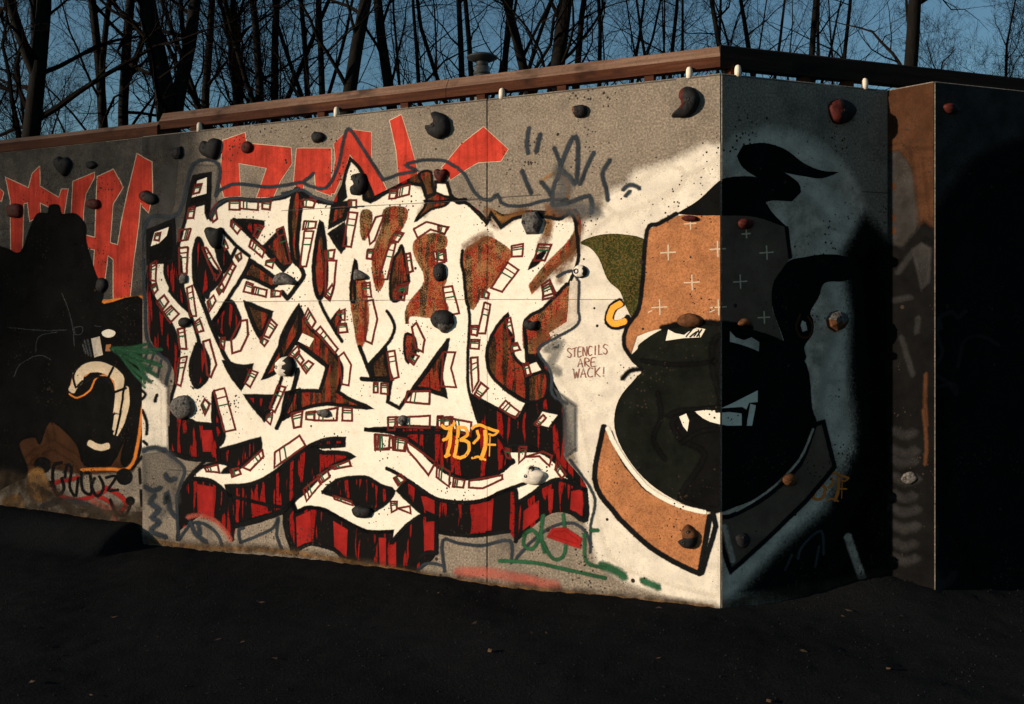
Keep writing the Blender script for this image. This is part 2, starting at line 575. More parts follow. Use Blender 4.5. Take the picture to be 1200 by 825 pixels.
def tree_meshes(seed, H, r, nlimb, lo, fork=0, dense=1.0, lean=0.0, up=0.05, limb_ang=(35, 70)):
    rng = random.Random(seed)
    T, B = Tubes(), Tubes()
    tp, tr = grow(rng, Vector((0, 0, -0.3)), Vector((lean, 0, 1)), H, r, 14, 0.045, 0.03)
    tr = [r * (1.25 if i == 0 else 1.0) * (1 - 0.86 * (i / 14) ** 1.15) for i in range(15)]
    T.add(tp, tr, 10)
    stems = [(tp, tr, nlimb, lo)]
    for k in range(fork):
        t = rng.uniform(0.24, 0.42)
        p, rr, d = at(tp, tr, t)
        fp, fr = grow(rng, p, side_dir(rng, d, R(rng.uniform(18, 34))), H * (1 - t) * 0.85, rr * 0.72, 10, 0.07, 0.06)
        T.add(fp, fr, 8)
        stems.append((fp, fr, int(nlimb * 0.6), 0.12))
    for sp, sr, n, l0 in stems:
        for i in range(n):
            t = l0 + (0.97 - l0) * (i + rng.random()) / n
            p, rr, d = at(sp, sr, t)
            L1 = H * rng.uniform(0.16, 0.32) * (1.1 - 0.6 * t)
            r1 = min(rr * rng.uniform(0.25, 0.5), L1 * 0.015)
            p1, q1 = grow(rng, p, side_dir(rng, d, R(rng.uniform(*limb_ang))), L1, r1, 8, 0.19, up)
            B.add(p1, q1, 5)
            n2 = int(rng.uniform(6, 9) * dense)
            for j in range(n2):
                t2 = 0.15 + 0.83 * (j + rng.random()) / n2
                p, r2, d2 = at(p1, q1, t2)
                L2 = L1 * rng.uniform(0.28, 0.55) * (1.15 - 0.5 * t2)
                p2, q2 = grow(rng, p, side_dir(rng, d2, R(rng.uniform(28, 60))), L2, max(0.004, r2 * 0.55), 5, 0.24, up)
                B.add(p2, q2, 3)
                n3 = int(rng.uniform(5, 8) * dense)
                for k in range(n3):
                    t3 = 0.15 + 0.83 * (k + rng.random()) / n3
                    p, r3, d3 = at(p2, q2, t3)
                    L3 = L2 * rng.uniform(0.3, 0.6)
                    p3, q3 = grow(rng, p, side_dir(rng, d3, R(rng.uniform(25, 55))), L3, max(0.0028, r3 * 0.6), 3, 0.26, up)
                    B.add(p3, q3, 3)
                    for m_ in range(int(rng.uniform(3, 5.5) * dense)):
                        p, r4, d4 = at(p3, q3, rng.uniform(0.2, 0.95))
                        p4, q4 = grow(rng, p, side_dir(rng, d4, R(rng.uniform(20, 50))), L3 * rng.uniform(0.35, 0.7), 0.0022, 2, 0.2, up)
                        B.add(p4, q4, 3)
    return T, B

PROTO = {}
def proto(key, **kw):
    T, B = tree_meshes(**kw)
    out = []
    for nm, g, mt, sm in (('trunk', T, M['bark'], True), ('branches', B, M['twig'], False)):
        me = bpy.data.meshes.new(nm)
        me.from_pydata(g.v, [], g.f)
        if sm: me.polygons.foreach_set('use_smooth', [True] * len(me.polygons))
        me.materials.append(mt)
        out.append(me)
    PROTO[key] = (out, kw['r'], T.v)
proto('thick', seed=11, H=17.0, r=0.22, nlimb=22, lo=0.24, fork=1, dense=0.85)
proto('fork', seed=23, H=16.0, r=0.21, nlimb=20, lo=0.26, fork=2, dense=0.85)
proto('straight', seed=31, H=18.0, r=0.19, nlimb=15, lo=0.30, fork=0, dense=0.75)
proto('slim', seed=47, H=15.0, r=0.10, nlimb=17, lo=0.24, fork=1, dense=0.72, lean=0.04)
proto('lean', seed=53, H=15.0, r=0.11, nlimb=15, lo=0.24, fork=1, dense=0.72, lean=0.16)
proto('bushy', seed=61, H=11.0, r=0.10, nlimb=36, lo=0.16, fork=3, dense=1.0, up=0.10, limb_ang=(20, 50))

def tree(key, px, depth, wpx, rz, label, group=None, mirror=1):
    (mt, mb), r0, tv = PROTO[key]
    x = (px - 600.0) / FPX * depth
    o = empty('bare_tree', (x, depth, 0.0), R(rz))
    for nm, me in (('trunk', mt), ('branches', mb)):
        c = bpy.data.objects.new(nm, me)
        COL.objects.link(c)
        c.parent = o
    s = wpx * depth / FPX / 2.0 / (r0 * 0.74)
    o.scale = (s * mirror, s, 0.62 * s + 0.38)
    # set the root so that the stem crosses the wall top at its place
    zt = (EYE + (HOR - 105.0) / FPX * depth) / o.scale[2]
    rings = [tv[i * 10:(i + 1) * 10] for i in range(15)]
    cen = [tuple(sum(q[k] for q in g) / 10 for k in range(3)) for g in rings]
    for a, b in zip(cen, cen[1:]):
        if a[2] <= zt <= b[2]:
            f = (zt - a[2]) / (b[2] - a[2])
            lx, ly = (a[0] + (b[0] - a[0]) * f) * o.scale[0], (a[1] + (b[1] - a[1]) * f) * o.scale[1]
            o.location.x -= lx * math.cos(R(rz)) - ly * math.sin(R(rz))
    setp(o, label, 'tree', group)
    return o
G = 'bare trees behind the wall'
SH = 'slender leafless tree in the bare wood behind the wall'
TREES = [
    ('fork', 44, 21, 20, 40, 'thick bare tree with forking trunk above the red lettering end of the wall'),
    ('slim', 117, 27, 11, 10, 'slim bare tree right beside the forked tree'), ('slim', 143, 25, 12, 140, 'slim bare tree between the forked tree and the stout one at the rail step'),
    ('thick', 199, 22, 23, 70, 'stout dark bare tree behind the step in the timber rail'),
    ('slim', 243, 30, 10, 220, 'slender bare tree next to the stout one at the rail step'), ('bushy', 285, 27, 11, 0, 'dense twiggy bare tree crowded between stout trunks'),
    ('slim', 306, 24, 10, 300, 'slim bare tree beside the dense twiggy one, thinner of a close pair'), ('slim', 320, 26, 10, 85, 'slim bare tree beside the dense twiggy one, leafless partner of a close pair'), ('slim', 360, 27, 8, 30, 'thin bare tree crossing the leaning one near the thick straight trunk'),
    ('lean', 374, 23, 9, 180, 'bare tree leaning beside a thick straight trunk'),
    ('straight', 405, 20, 17, 15, 'thick straight bare trunk above the tall red letters'),
    ('straight', 455, 23, 14, 130, 'straight dark trunk beside slim leaning trees and vent pipe'),
    ('lean', 490, 25, 7, 190, 'slim leaning tree beside the straight dark trunk near the vent pipe'), ('slim', 511, 30, 5, 260, 'very thin bare tree between the straight dark trunk and vent pipe'),
    ('lean', 541, 24, 9, 175, 'slim curved bare tree leaning away from the vent pipe'),
    ('slim', 553, 29, 8, 20, 'thin bare tree just beside the vent pipe'), ('slim', 590, 26, 9, 100, 'slender bare tree right behind the vent pipe cap'),
    ('thick', 650, 22, 19, 200, 'stout bare tree between the vent pipe and wall corner'),
    ('straight', 674, 27, 10, 290, 'straight bare tree close beside the stout one between vent pipe and corner'), ('slim', 702, 28, 7, 50, 'slim bare tree second beyond the stout trunk towards the wall corner'), ('slim', 740, 30, 6, 170, 'thin straight bare tree midway between the stout trunk and wall corner'),
    ('slim', 762, 32, 6, 330, 'faint thin bare tree among slim ones short of the wall corner'), ('lean', 783, 27, 7, 20, 'thin leaning bare tree short of the wall corner'), ('slim', 802, 30, 6, 240, 'thin upright bare tree beside a leaning one short of the wall corner'),
    ('slim', 838, 29, 6, 75, 'thin bare tree next to the straight one at the wall corner'), ('straight', 852, 24, 9, 160, 'straight bare tree directly behind the wall corner'),
    ('fork', 875, 31, 10, 300, 'forked bare tree just past the wall corner'), ('slim', 905, 34, 6, 110, 'thin distant bare tree between forked and leaning trees past the corner'),
    ('lean', 944, 25, 9, 5, 'bare tree leaning over the shaded side of the wall'),
    ('lean', 983, 27, 7, 15, 'thin bare tree leaning between a leaning trunk and the lone thick one'),
    ('straight', 1052, 20, 16, 250, 'thick lone bare trunk rising beside the concrete buttress'),
    ('bushy', 1163, 34, 7, 0, 'small broom shaped bare tree beyond the buttress'),
    ('bushy', 1215, 31, 7, 120, 'twiggy bare tree beyond the buttress end'),
    
    ('slim', -15, 24, 9, 200, 'slim bare tree out past the forked tree'), ('bushy', 10, 30, 7, 250, 'low bushy bare tree past the forked tree'),
    
]
for key, px, dep, w, rz, lab in TREES:
    tree(key, px, dep, w, rz, lab, G)

# unseen trees added towards the sun to shade the far end of the wall
def unseen_shade_tree(key, x, y, s, rz, label):
    (mt, mb), r0, tv = PROTO[key]
    o = empty('bare_tree', (x, y, 0.0), R(rz))
    for nm, me in (('trunk', mt), ('branches', mb)):
        c = bpy.data.objects.new(nm, me)
        COL.objects.link(c)
        c.parent = o
    o.scale = (s, s, s)
    setp(o, label, 'tree', 'unseen bare trees added for shade')
_s = (math.sin(R(SUN_AZ)), math.cos(R(SUN_AZ)))
_n = (-_s[1], _s[0])
for i, (dist, lat, s) in enumerate(((36, -3.0, 1.3), (40, -3.0, 1.4), (44, -2.9, 1.5), (48, -3.0, 1.6))):
    b = PL_MAIN.world(-5.4, 0, 0)
    unseen_shade_tree('bushy', b[0] + _s[0] * dist + _n[0] * lat, b[1] + _s[1] * dist + _n[1] * lat, s, 77 * i, ('lowest nearest', 'second nearest', 'tall third nearest', 'tallest farthest')[i] + ' unseen twiggy bare tree added to shade the end of the wall')
# ------------------------------------------------------------------ spray paint on the wall
# every coat is a thin sheet on its face of the wall, traced in photo pixels and laid on the wall's plane
class Face:
    def __init__(self, pl, panel, u0, u1, w=0.0):
        self.pl, self.panel, self.u0, self.u1, self.w = pl, panel, u0, u1, w
        self.lev = {}
F_FAR = Face(PL_MAIN, panel_far, -9.4, ul - 0.004, 0.016)
F_MID = Face(PL_MAIN, panel_mid, ul + 0.006, uj - 0.0016)
F_MAIN = Face(PL_MAIN, panel_main, uj + 0.0016, -0.005)
F_SIDE = Face(PL_SIDE, panel_side, 0.005, 1.204)
F_BUT = Face(PL_BUT, panel_but, 0.0, _bl - 0.005)
F_OUT = Face(PL_OUT, panel_out, 0.005, 3.1)
LONG = (F_FAR, F_MID, F_MAIN)
FRONT = (F_MID, F_MAIN)
BOTH = (F_MAIN, F_SIDE)

def mat_paint(name, col, var=0.18, wear=0.35, rough=0.85, speck=None, speck_amt=0.0, streak=0.0, cov=1.0, patch=0.0):
    """sprayed coat: mottled colour, pits of the concrete left bare, thin where the spray fades out"""
    m = NT(name)
    v = m.obj()
    n1 = m.noise(v, 6.0, 5.0, 0.65)
    fine = m.noise(v, 150.0, 3.0, 0.7)
    lo = tuple(x * (1 - var) for x in col)
    hi = tuple(min(1, x * (1 + var)) for x in col)
    c = m.ramp(n1, [(0.3, lo), (0.7, hi)])
    c = m.mix(m.val(fine, 0.50, 0.70, 0.0, 0.55), c, tuple(x * 0.55 for x in col))
    grime = m.noise(v, 22.0, 6.0, 0.75)
    c = m.mix(m.val(grime, 0.52, 0.72, 0.0, 0.5), c, tuple(x * y for x, y in zip(col, (0.66, 0.58, 0.48))))
    if streak:
        s = m.noise(m.obj((30, 30, 1.5)), 1.0, 3.0, 0.6)
        c = m.mix(m.val(s, 0.45, 0.7, 0, streak), c, tuple(x * 0.35 for x in col))
    if speck:
        sp = m.noise(v, 85.0, 3.0, 0.75)
        c = m.mix(m.val(sp, 0.5, 0.56, 0, speck_amt), c, speck)
    p = pits(m, v)
    c = m.mix(p, (0.03, 0.022, 0.016), c)
    at = m.new('ShaderNodeAttribute', attribute_name='cover')
    grain = m.noise(v, 60.0, 4.0, 0.7)
    broad = m.noise(v, 3.3, 4.0, 0.6)
    k = m.math('ADD', at.outputs['Fac'], m.math('MULTIPLY', m.math('SUBTRACT', grain, 0.5), 0.9))
    k = m.val(k, 0.18, 0.72, 0.0, 1.0)
    bare = m.val(m.math('ADD', m.math('MULTIPLY', grain, 0.65), m.math('MULTIPLY', broad, 0.35)), 0.50, 0.70, 0.0, wear)
    k = m.math('MULTIPLY', k, m.math('MULTIPLY', m.math('SUBTRACT', 1.0, bare), cov))
    if patch:
        k = m.math('MULTIPLY', k, m.val(m.noise(v, 11.0, 5.0, 0.65), 0.36, 0.62, 1.0 - patch, 1.0))
    k = m.math('MULTIPLY', k, m.math('GREATER_THAN', at.outputs['Fac'], 0.001))
    sh = m.bsdf(c, rough, m.bump(m.math('ADD', m.math('MULTIPLY', fine, 0.3), p), 0.45, 0.006), 0.02 if max(col) < 0.1 else 0.08)
    tr = m.new('ShaderNodeBsdfTransparent')
    mx = m.new('ShaderNodeMixShader')
    m.link(k, mx.inputs[0]); m.link(tr.outputs[0], mx.inputs[1]); m.link(sh, mx.inputs[2])
    return m.done(mx.outputs[0])

def mat_stripe(name, thr, black, red, speckle=None, amt=0.0):
    """black ground with uneven upright red bars, as painted between the letters"""
    m = NT(name)
    v = m.obj()
    sep = m.new('ShaderNodeSeparateXYZ'); m.link(v, sep.inputs[0])
    wob = m.noise(v, 4.0, 2.0)
    cx = m.new('ShaderNodeCombineXYZ')
    m.link(m.math('ADD', sep.outputs[0], m.math('MULTIPLY', wob, 0.03)), cx.inputs[0])
    m.link(m.math('MULTIPLY', sep.outputs[2], 0.11), cx.inputs[2])
    bars = m.noise(cx.outputs[0], 17.0, 2.0, 0.6)
    k = m.val(bars, thr, thr + 0.02)
    edge = m.noise(v, 70.0, 3.0)
    k = m.math('MULTIPLY', k, m.val(edge, 0.35, 0.45))
    red2 = tuple(x * 0.45 for x in red)
    c = m.mix(k, black, m.mix(m.noise(v, 18.0, 4.0, 0.7), red2, red))
    if speckle:
        sp = m.noise(v, 120.0, 3.0, 0.8)
        zone = m.noise(v, 9.0, 3.0)
        dk = m.noise(m.obj((1.3, 1.3, 1.3)), 105.0, 3.0, 0.8)
        c = m.mix(m.val(dk, 0.49, 0.56, 0, 0.75), c, (0.022, 0.011, 0.007))
        c = m.mix(m.val(m.math('ADD', sp, m.math('MULTIPLY', m.math('SUBTRACT', zone, 0.5), 0.6)), 0.48, 0.56, 0, amt), c, speckle)
    p = pits(m, v)
    c = m.mix(p, (0.02, 0.015, 0.012), c)
    at = m.new('ShaderNodeAttribute', attribute_name='cover')
    k = m.val(m.math('ADD', at.outputs['Fac'], m.math('MULTIPLY', m.math('SUBTRACT', m.noise(v, 60.0, 4.0), 0.5), 0.8)), 0.2, 0.7)
    k = m.math('MULTIPLY', k, m.math('GREATER_THAN', at.outputs['Fac'], 0.001))
    sh = m.bsdf(c, 0.85, m.bump(p, 0.2, 0.004), 0.03)
    tr = m.new('ShaderNodeBsdfTransparent')
    mx = m.new('ShaderNodeMixShader')
    m.link(k, mx.inputs[0]); m.link(tr.outputs[0], mx.inputs[1]); m.link(sh, mx.inputs[2])
    return m.done(mx.outputs[0])

PM = {
    'white': mat_paint('paint_white', (0.78, 0.72, 0.61), 0.07, 0.10),
    'cloud': mat_paint('paint_white_mist', (0.74, 0.68, 0.58), 0.10, 0.30, patch=0.25),
    'greymist': mat_paint('paint_grey_mist', (0.62, 0.51, 0.41), 0.35, 0.5, cov=1.0, patch=0.65),
    'red': mat_paint('paint_red', (0.50, 0.045, 0.026), 0.4, 0.35, streak=0.5),
    'cream': mat_paint('paint_cream_line', (0.58, 0.45, 0.32), 0.15, 0.3),
    'outline': mat_paint('paint_slate_blue', (0.028, 0.036, 0.046), 0.35, 0.35),
    'slate': mat_paint('paint_slate_wash', (0.07, 0.078, 0.085), 0.4, 0.7, cov=0.55),
    'black': mat_paint('paint_black', (0.005, 0.005, 0.005), 0.4, 0.05),
    'line': mat_paint('paint_black_line', (0.007, 0.0075, 0.008), 0.4, 0.1),
    'maroon': mat_paint('paint_maroon', (0.115, 0.015, 0.011), 0.35, 0.2),
    'darkred': mat_paint('paint_dark_red', (0.26, 0.012, 0.010), 0.4, 0.2),
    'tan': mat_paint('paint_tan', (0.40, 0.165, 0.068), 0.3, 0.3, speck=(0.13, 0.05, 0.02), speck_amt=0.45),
    'tan_shaded': mat_paint('paint_tan_shaded', (0.12, 0.080, 0.058), 0.3, 0.2),  # the same tan with the side face's shade in its colour
    'olive': mat_paint('paint_olive', (0.030, 0.036, 0.009), 0.6, 0.25, speck=(0.16, 0.10, 0.03), speck_amt=0.6),
    'face': mat_paint('paint_face_dark_green', (0.0075, 0.009, 0.0072), 0.5, 0.06),
    'yellow': mat_paint('paint_yellow', (0.78, 0.36, 0.045), 0.15, 0.12),
    'orange': mat_paint('paint_orange', (0.58, 0.18, 0.03), 0.3, 0.3),
    'rust': mat_paint('paint_rust', (0.055, 0.024, 0.012), 0.5, 0.2, speck=(0.04,0.018,0.01), speck_amt=0.6),
    'green': mat_paint('paint_green', (0.022, 0.085, 0.040), 0.35, 0.3),
    'greenmist': mat_paint('paint_green_mist', (0.025, 0.085, 0.045), 0.4, 0.6, cov=0.85),
    'wash': mat_paint('paint_thin_wash', (0.075, 0.078, 0.08), 0.5, 0.9, cov=0.3),
    'pink': mat_paint('paint_pink_mist', (0.45, 0.10, 0.07), 0.3, 0.8, cov=0.6),
    'ochre': mat_paint('paint_ochre', (0.34, 0.17, 0.05), 0.3, 0.7, cov=0.65),
    'greyw': mat_paint('paint_pale_grey', (0.62, 0.54, 0.45), 0.25, 0.45, patch=0.35),
    'shade_coat': mat_paint('paint_shade_coat', (0.030, 0.028, 0.027), 0.5, 0.3, cov=0.9),  # dark coat standing in for shade at the buttress end
    'script': mat_paint('paint_thin_script', (0.26, 0.065, 0.03), 0.3, 0.3),
    'glove': mat_paint('paint_glove_cream', (0.62, 0.50, 0.35), 0.25, 0.25),
    'rustmist': mat_paint('paint_rust_mist', (0.15, 0.062, 0.025), 0.4, 0.8, cov=0.75, patch=0.7),
    'darkgrey': mat_paint('paint_dark_grey', (0.055, 0.054, 0.052), 0.4, 0.35, cov=0.8, patch=0.35),
    'splash': mat_paint('soil_stain', (0.045, 0.033, 0.023), 0.5, 0.6, cov=0.75, patch=0.75),
    'dim': mat_paint('paint_dim_grey', (0.035, 0.034, 0.034), 0.5, 0.6, cov=0.45),
    'stripe': mat_stripe('paint_black_red_bars', 0.545, (0.006, 0.0055, 0.0055), (0.30, 0.012, 0.010)),
    'stripe_t': mat_stripe('paint_bars_speckled', 0.49, (0.010, 0.007, 0.006), (0.36, 0.022, 0.014), (0.20, 0.09, 0.03), 0.38),
    'stripe_u': mat_stripe('paint_bars_tan_speckled', 0.47, (0.030, 0.015, 0.009), (0.40, 0.032, 0.016), (0.36, 0.20, 0.08), 0.60),
}

PAINT = {}
STEP = 0.000014
def _emit(face, name, mk, verts, faces, al):
    """verts in (u, z); clip to the face, add to the batch on its own level"""
    if not verts: return
    us = [p[0] for p in verts]
    if max(us) < face.u0 or min(us) > face.u1: return
    lv = face.lev.setdefault((name, mk), [len(face.lev), 0])
    lv[1] += 1
    y = face.w - 0.0008 - lv[0] * 0.00008 - (lv[1] % 5) * STEP
    zs = [p[1] for p in verts]
    if min(us) < face.u0 or max(us) > face.u1 or max(zs) > WALL_H - 0.008:
        bm = bmesh.new()
        la = bm.verts.layers.float.new('c')
        bv = []
        for (u, z), a in zip(verts, al):
            q = bm.verts.new((u, 0, z)); q[la] = a; bv.append(q)
        for f in faces:
            try: bm.faces.new([bv[i] for i in f])
            except ValueError: pass
        for uu, sgn in ((face.u0, -1), (face.u1, 1)):
            bmesh.ops.bisect_plane(bm, geom=bm.verts[:] + bm.edges[:] + bm.faces[:], plane_co=(uu, 0, 0), plane_no=(sgn, 0, 0), clear_outer=True)
        bmesh.ops.bisect_plane(bm, geom=bm.verts[:] + bm.edges[:] + bm.faces[:], plane_co=(0, 0, WALL_H - 0.008), plane_no=(0, 0, 1), clear_outer=True)
        bm.verts.index_update()
        verts = [(q.co.x, q.co.z) for q in bm.verts]
        al = [q[la] for q in bm.verts]
        faces = [tuple(q.index for q in f.verts) for f in bm.faces]
        bm.free()
        if not faces: return
    d = PAINT.setdefault((id(face), name, mk), [face, [], [], []])
    b = len(d[1])
    d[1] += [(u, y, z) for u, z in verts]
    d[2] += [tuple(b + i for i in f) for f in faces]
    d[3] += al

def curve(pts, closed, n=5):
    if len(pts) < 3: return list(pts)
    out = []
    N = len(pts)
    rng = range(N) if closed else range(N - 1)
    for i in rng:
        g = (lambda k: pts[k % N]) if closed else (lambda k: pts[min(max(k, 0), N - 1)])
        p0, p1, p2, p3 = g(i - 1), g(i), g(i + 1), g(i + 2)
        for s in range(n):
            t = s / n
            t2, t3 = t * t, t * t * t
            out.append(tuple(0.5 * (2 * p1[k] + (p2[k] - p0[k]) * t + (2 * p0[k] - 5 * p1[k] + 4 * p2[k] - p3[k]) * t2 + (3 * p1[k] - p0[k] - 3 * p2[k] + p3[k]) * t3) for k in (0, 1)))
    if not closed: out.append(tuple(pts[-1][:2]))
    return out

def curve_c(pts, n=4, lim=48):
    """smooth a closed outline but keep its sharp tips"""
    N_ = len(pts)
    def sharp(i):
        a, b, c = pts[i - 1], pts[i], pts[(i + 1) % N_]
        e1 = Vector((b[0] - a[0], b[1] - a[1])); e2 = Vector((c[0] - b[0], c[1] - b[1]))
        if e1.length < 1e-6 or e2.length < 1e-6: return True
        return math.degrees(e1.angle(e2)) > lim
    sh = [sharp(i) for i in range(N_)]
    out = []
    for i in range(N_):
        p1, p2 = pts[i], pts[(i + 1) % N_]
        p0 = pts[i - 1] if not sh[i] else (2 * p1[0] - p2[0], 2 * p1[1] - p2[1])
        p3 = pts[(i + 2) % N_] if not sh[(i + 1) % N_] else (2 * p2[0] - p1[0], 2 * p2[1] - p1[1])
        for s in range(n):
            t = s / n; t2, t3 = t * t, t * t * t
            out.append(tuple(0.5 * (2 * p1[k] + (p2[k] - p0[k]) * t + (2 * p0[k] - 5 * p1[k] + 4 * p2[k] - p3[k]) * t2 + (3 * p1[k] - p0[k] - 3 * p2[k] + p3[k]) * t3) for k in (0, 1)))
    return out

def ribbon(pts, w, soft, closed):
    """cross section: faded edge, full, full, faded edge (all in photo pixels)"""
    P = []
    for p in pts:
        if not P or math.hypot(p[0] - P[-1][0], p[1] - P[-1][1]) > 0.15: P.append(p)
    if closed and len(P) > 2 and math.hypot(P[0][0] - P[-1][0], P[0][1] - P[-1][1]) < 0.15: P.pop()
    n = len(P)
    if n < 2: return [], [], []
    a, b = w / 2 + soft, max(0.0, w / 2 - soft)
    vs_, al, fs_ = [], [], []
    if not closed:      # short faded ends
        d0 = Vector((P[0][0] - P[1][0], P[0][1] - P[1][1])).normalized() * (w * 0.25 + soft)
        d1 = Vector((P[-1][0] - P[-2][0], P[-1][1] - P[-2][1])).normalized() * (w * 0.25 + soft)
        P = [(P[0][0] + d0.x, P[0][1] + d0.y)] + P + [(P[-1][0] + d1.x, P[-1][1] + d1.y)]
        n += 2
    for i in range(n):
        if closed: pa, pb = P[i - 1], P[(i + 1) % n]
        else: pa, pb = P[max(i - 1, 0)], P[min(i + 1, n - 1)]
        e1 = Vector((P[i][0] - pa[0], P[i][1] - pa[1])); e2 = Vector((pb[0] - P[i][0], pb[1] - P[i][1]))
        if e1.length < 1e-6: e1 = e2
        if e2.length < 1e-6: e2 = e1
        e1.normalize(); e2.normalize()
        t = e1 + e2
        if t.length < 0.2: t = e1
        t.normalize()
        nx_, ny_ = -t.y, t.x
        mit = 1.0 / max(0.6, abs(e1.dot(t)))
        end = (not closed) and i in (0, n - 1)
        sc_ = 0.45 if end else mit
        for q, al_ in ((-a, 0.0), (-b, 1.0), (b, 1.0), (a, 0.0)):
            vs_.append((P[i][0] + nx_ * q * sc_, P[i][1] + ny_ * q * sc_))
            al.append(0.0 if end else al_)
    for i in range(n if closed else n - 1):
        j = (i + 1) % n
        for k in range(3):
            fs_.append((i * 4 + k, i * 4 + k + 1, j * 4 + k + 1, j * 4 + k))
    return vs_, fs_, al

WOB = random.Random(5)
def stroke(name, mk, pts, w, faces=FRONT, soft=None, smooth=True, closed=False):
    if soft is None: soft = min(0.9, w * 0.35)
    if smooth == 'c': pts = curve_c(pts)
    elif smooth: pts = curve(pts, closed, 4)
    else:                                   # break long straight runs so the hand can waver
        L = list(pts) + ([pts[0]] if closed else [])
        pts = []
        for a, b in zip(L, L[1:]):
            k = max(1, int(math.dist(a, b) / 7))
            pts += [(a[0] + (b[0] - a[0]) * s / k, a[1] + (b[1] - a[1]) * s / k) for s in range(k)]
        if not closed: pts.append(L[-1])
    j = min(0.35, 0.10 * w)
    pts = [(x + WOB.uniform(-j, j), y + WOB.uniform(-j, j)) for x, y in pts]
    vs_, fs_, al = ribbon(pts, w * WOB.uniform(0.9, 1.1), soft, closed)
    for fc in faces:
        _emit(fc, name, mk, [fc.pl.uv(*p) for p in vs_], fs_, al)

def fill(name, mk, pts, faces=FRONT, soft=0.7, smooth=False):
    pts = curve(pts, True, 4) if smooth is True else curve_c(pts) if smooth == 'c' else pts
    tri = tessellate_polygon([[Vector((p[0], p[1], 0)) for p in pts]])
    vs_, fs_, al = ribbon(pts, 0.02 if soft < 2 else soft, soft, True)
    for fc in faces:
        _emit(fc, name, mk, [fc.pl.uv(*p) for p in pts], [tuple(t) for t in tri], [1.0] * len(pts))
        _emit(fc, name, mk, [fc.pl.uv(*p) for p in vs_], fs_, al)

S4 = 200 / 825.0
TILE = {'A': (150, 150, S4), 'B': (330, 150, S4), 'C': (510, 150, S4), 'D': (150, 330, S4), 'E': (330, 330, S4),
        'F': (510, 330, S4), 'G': (150, 490, S4), 'H': (430, 490, S4), 'P': (0, 0, 1.0), 'Z1': (0, 0, 1 / 3.0), 'Z2': (400, 0, 1 / 3.0),
        'Z4': (0, 180, 1 / 2.75), 'Z5': (0, 400, 1 / 2.75), 'F1': (660, 130, 380 / 1081.0), 'F2': (660, 340, 380 / 825.0),
        'F4': (730, 340, 250 / 1146.0), 'Z9': (900, 250, 300 / 527.0), 'Z3': (800, 0, 1 / 3.0)}
def T(*seq):
    """T('A',(x,y),...,'B',(x,y)...): tile pixels to photo pixels"""
    out = []
    for s in seq:
        if isinstance(s, str): x0, y0, k = TILE[s]
        else: out.append((x0 + s[0] * k, y0 + s[1] * k))
    return out

# --- soft washes that lie under everything on the long face
N = 'wash_of_paint'
fill(N, 'cloud', T('P', (668, 300), (690, 266), (722, 240), (748, 222), (780, 206), (815, 192), (850, 172), (850, 700), (838, 706), (790, 694), (735, 676), (706, 655), (690, 600), (684, 540), (668, 470), (636, 430), (634, 405), (660, 380)), (F_MAIN,), 9.0)
for c0, c1, w in (((748, 212), (835, 178), 22), ((720, 238), (790, 205), 26)):
    stroke(N, 'cloud', [c0, ((c0[0] + c1[0]) / 2, (c0[1] + c1[1]) / 2 + 4), c1], w, (F_MAIN,), soft=12)
# shaded side: pale mist round the hair and down the cheek
fill(N, 'greymist', T('P', (838, 215), (850, 185), (868, 165), (900, 158), (938, 168), (965, 186), (985, 200), (1000, 228), (1008, 262), (1022, 300), (1030, 330), (1014, 352), (1006, 400), (1003, 440), (1008, 490), (1000, 530), (985, 556), (962, 590), (915, 632), (868, 676), (850, 700), (838, 706)), (F_SIDE,), 12.0)
for q in (((850, 690), (905, 640), (965, 590)), ((975, 300), (990, 380), (975, 470), (985, 520)), ((930, 200), (990, 260), (960, 300)), ((862, 186), (900, 166), (945, 178), (975, 200)), ((985, 250), (1000, 320), (990, 400))):
    stroke(N, 'greyw', list(q), 26, (F_SIDE,), soft=15)
fill('black_spray_and_shade', 'black', T('P', (1003, 300), (1016, 276), (1030, 292), (1038, 330), (1045, 430), (1045, 690), (1020, 680), (1012, 600), (1018, 500), (1010, 430), (1012, 370)), (F_SIDE,), 18.0)
fill('black_spray_and_shade', 'black', T('P', (905, 682), (945, 645), (985, 610), (1010, 560), (1030, 560), (1040, 690), (980, 690)), (F_SIDE,), 26.0)
stroke('grey_mark', 'greymist', T('P', (993, 628), (1002, 655), (1012, 682)), 8, (F_SIDE,), soft=2.5)
for k, q in enumerate((((935, 655), (940, 640), (962, 622), (965, 650)), ((955, 665), (960, 640)), ((920, 668), (928, 650)))):
    stroke('grey_mark', 'slate', list(q), 2.5, (F_SIDE,), soft=1.2)

# thin coat toning the concrete darker on the upper far stretch
fill('dark_grey_coat', 'darkgrey', T('P', (-60, 120), (175, 120), (175, 350), (-60, 350)), (F_FAR,), 1)
fill('dark_grey_coat', 'darkgrey', T('P', (160, 120), (215, 120), (205, 240), (180, 300), (160, 330)), (F_MID,), 26)
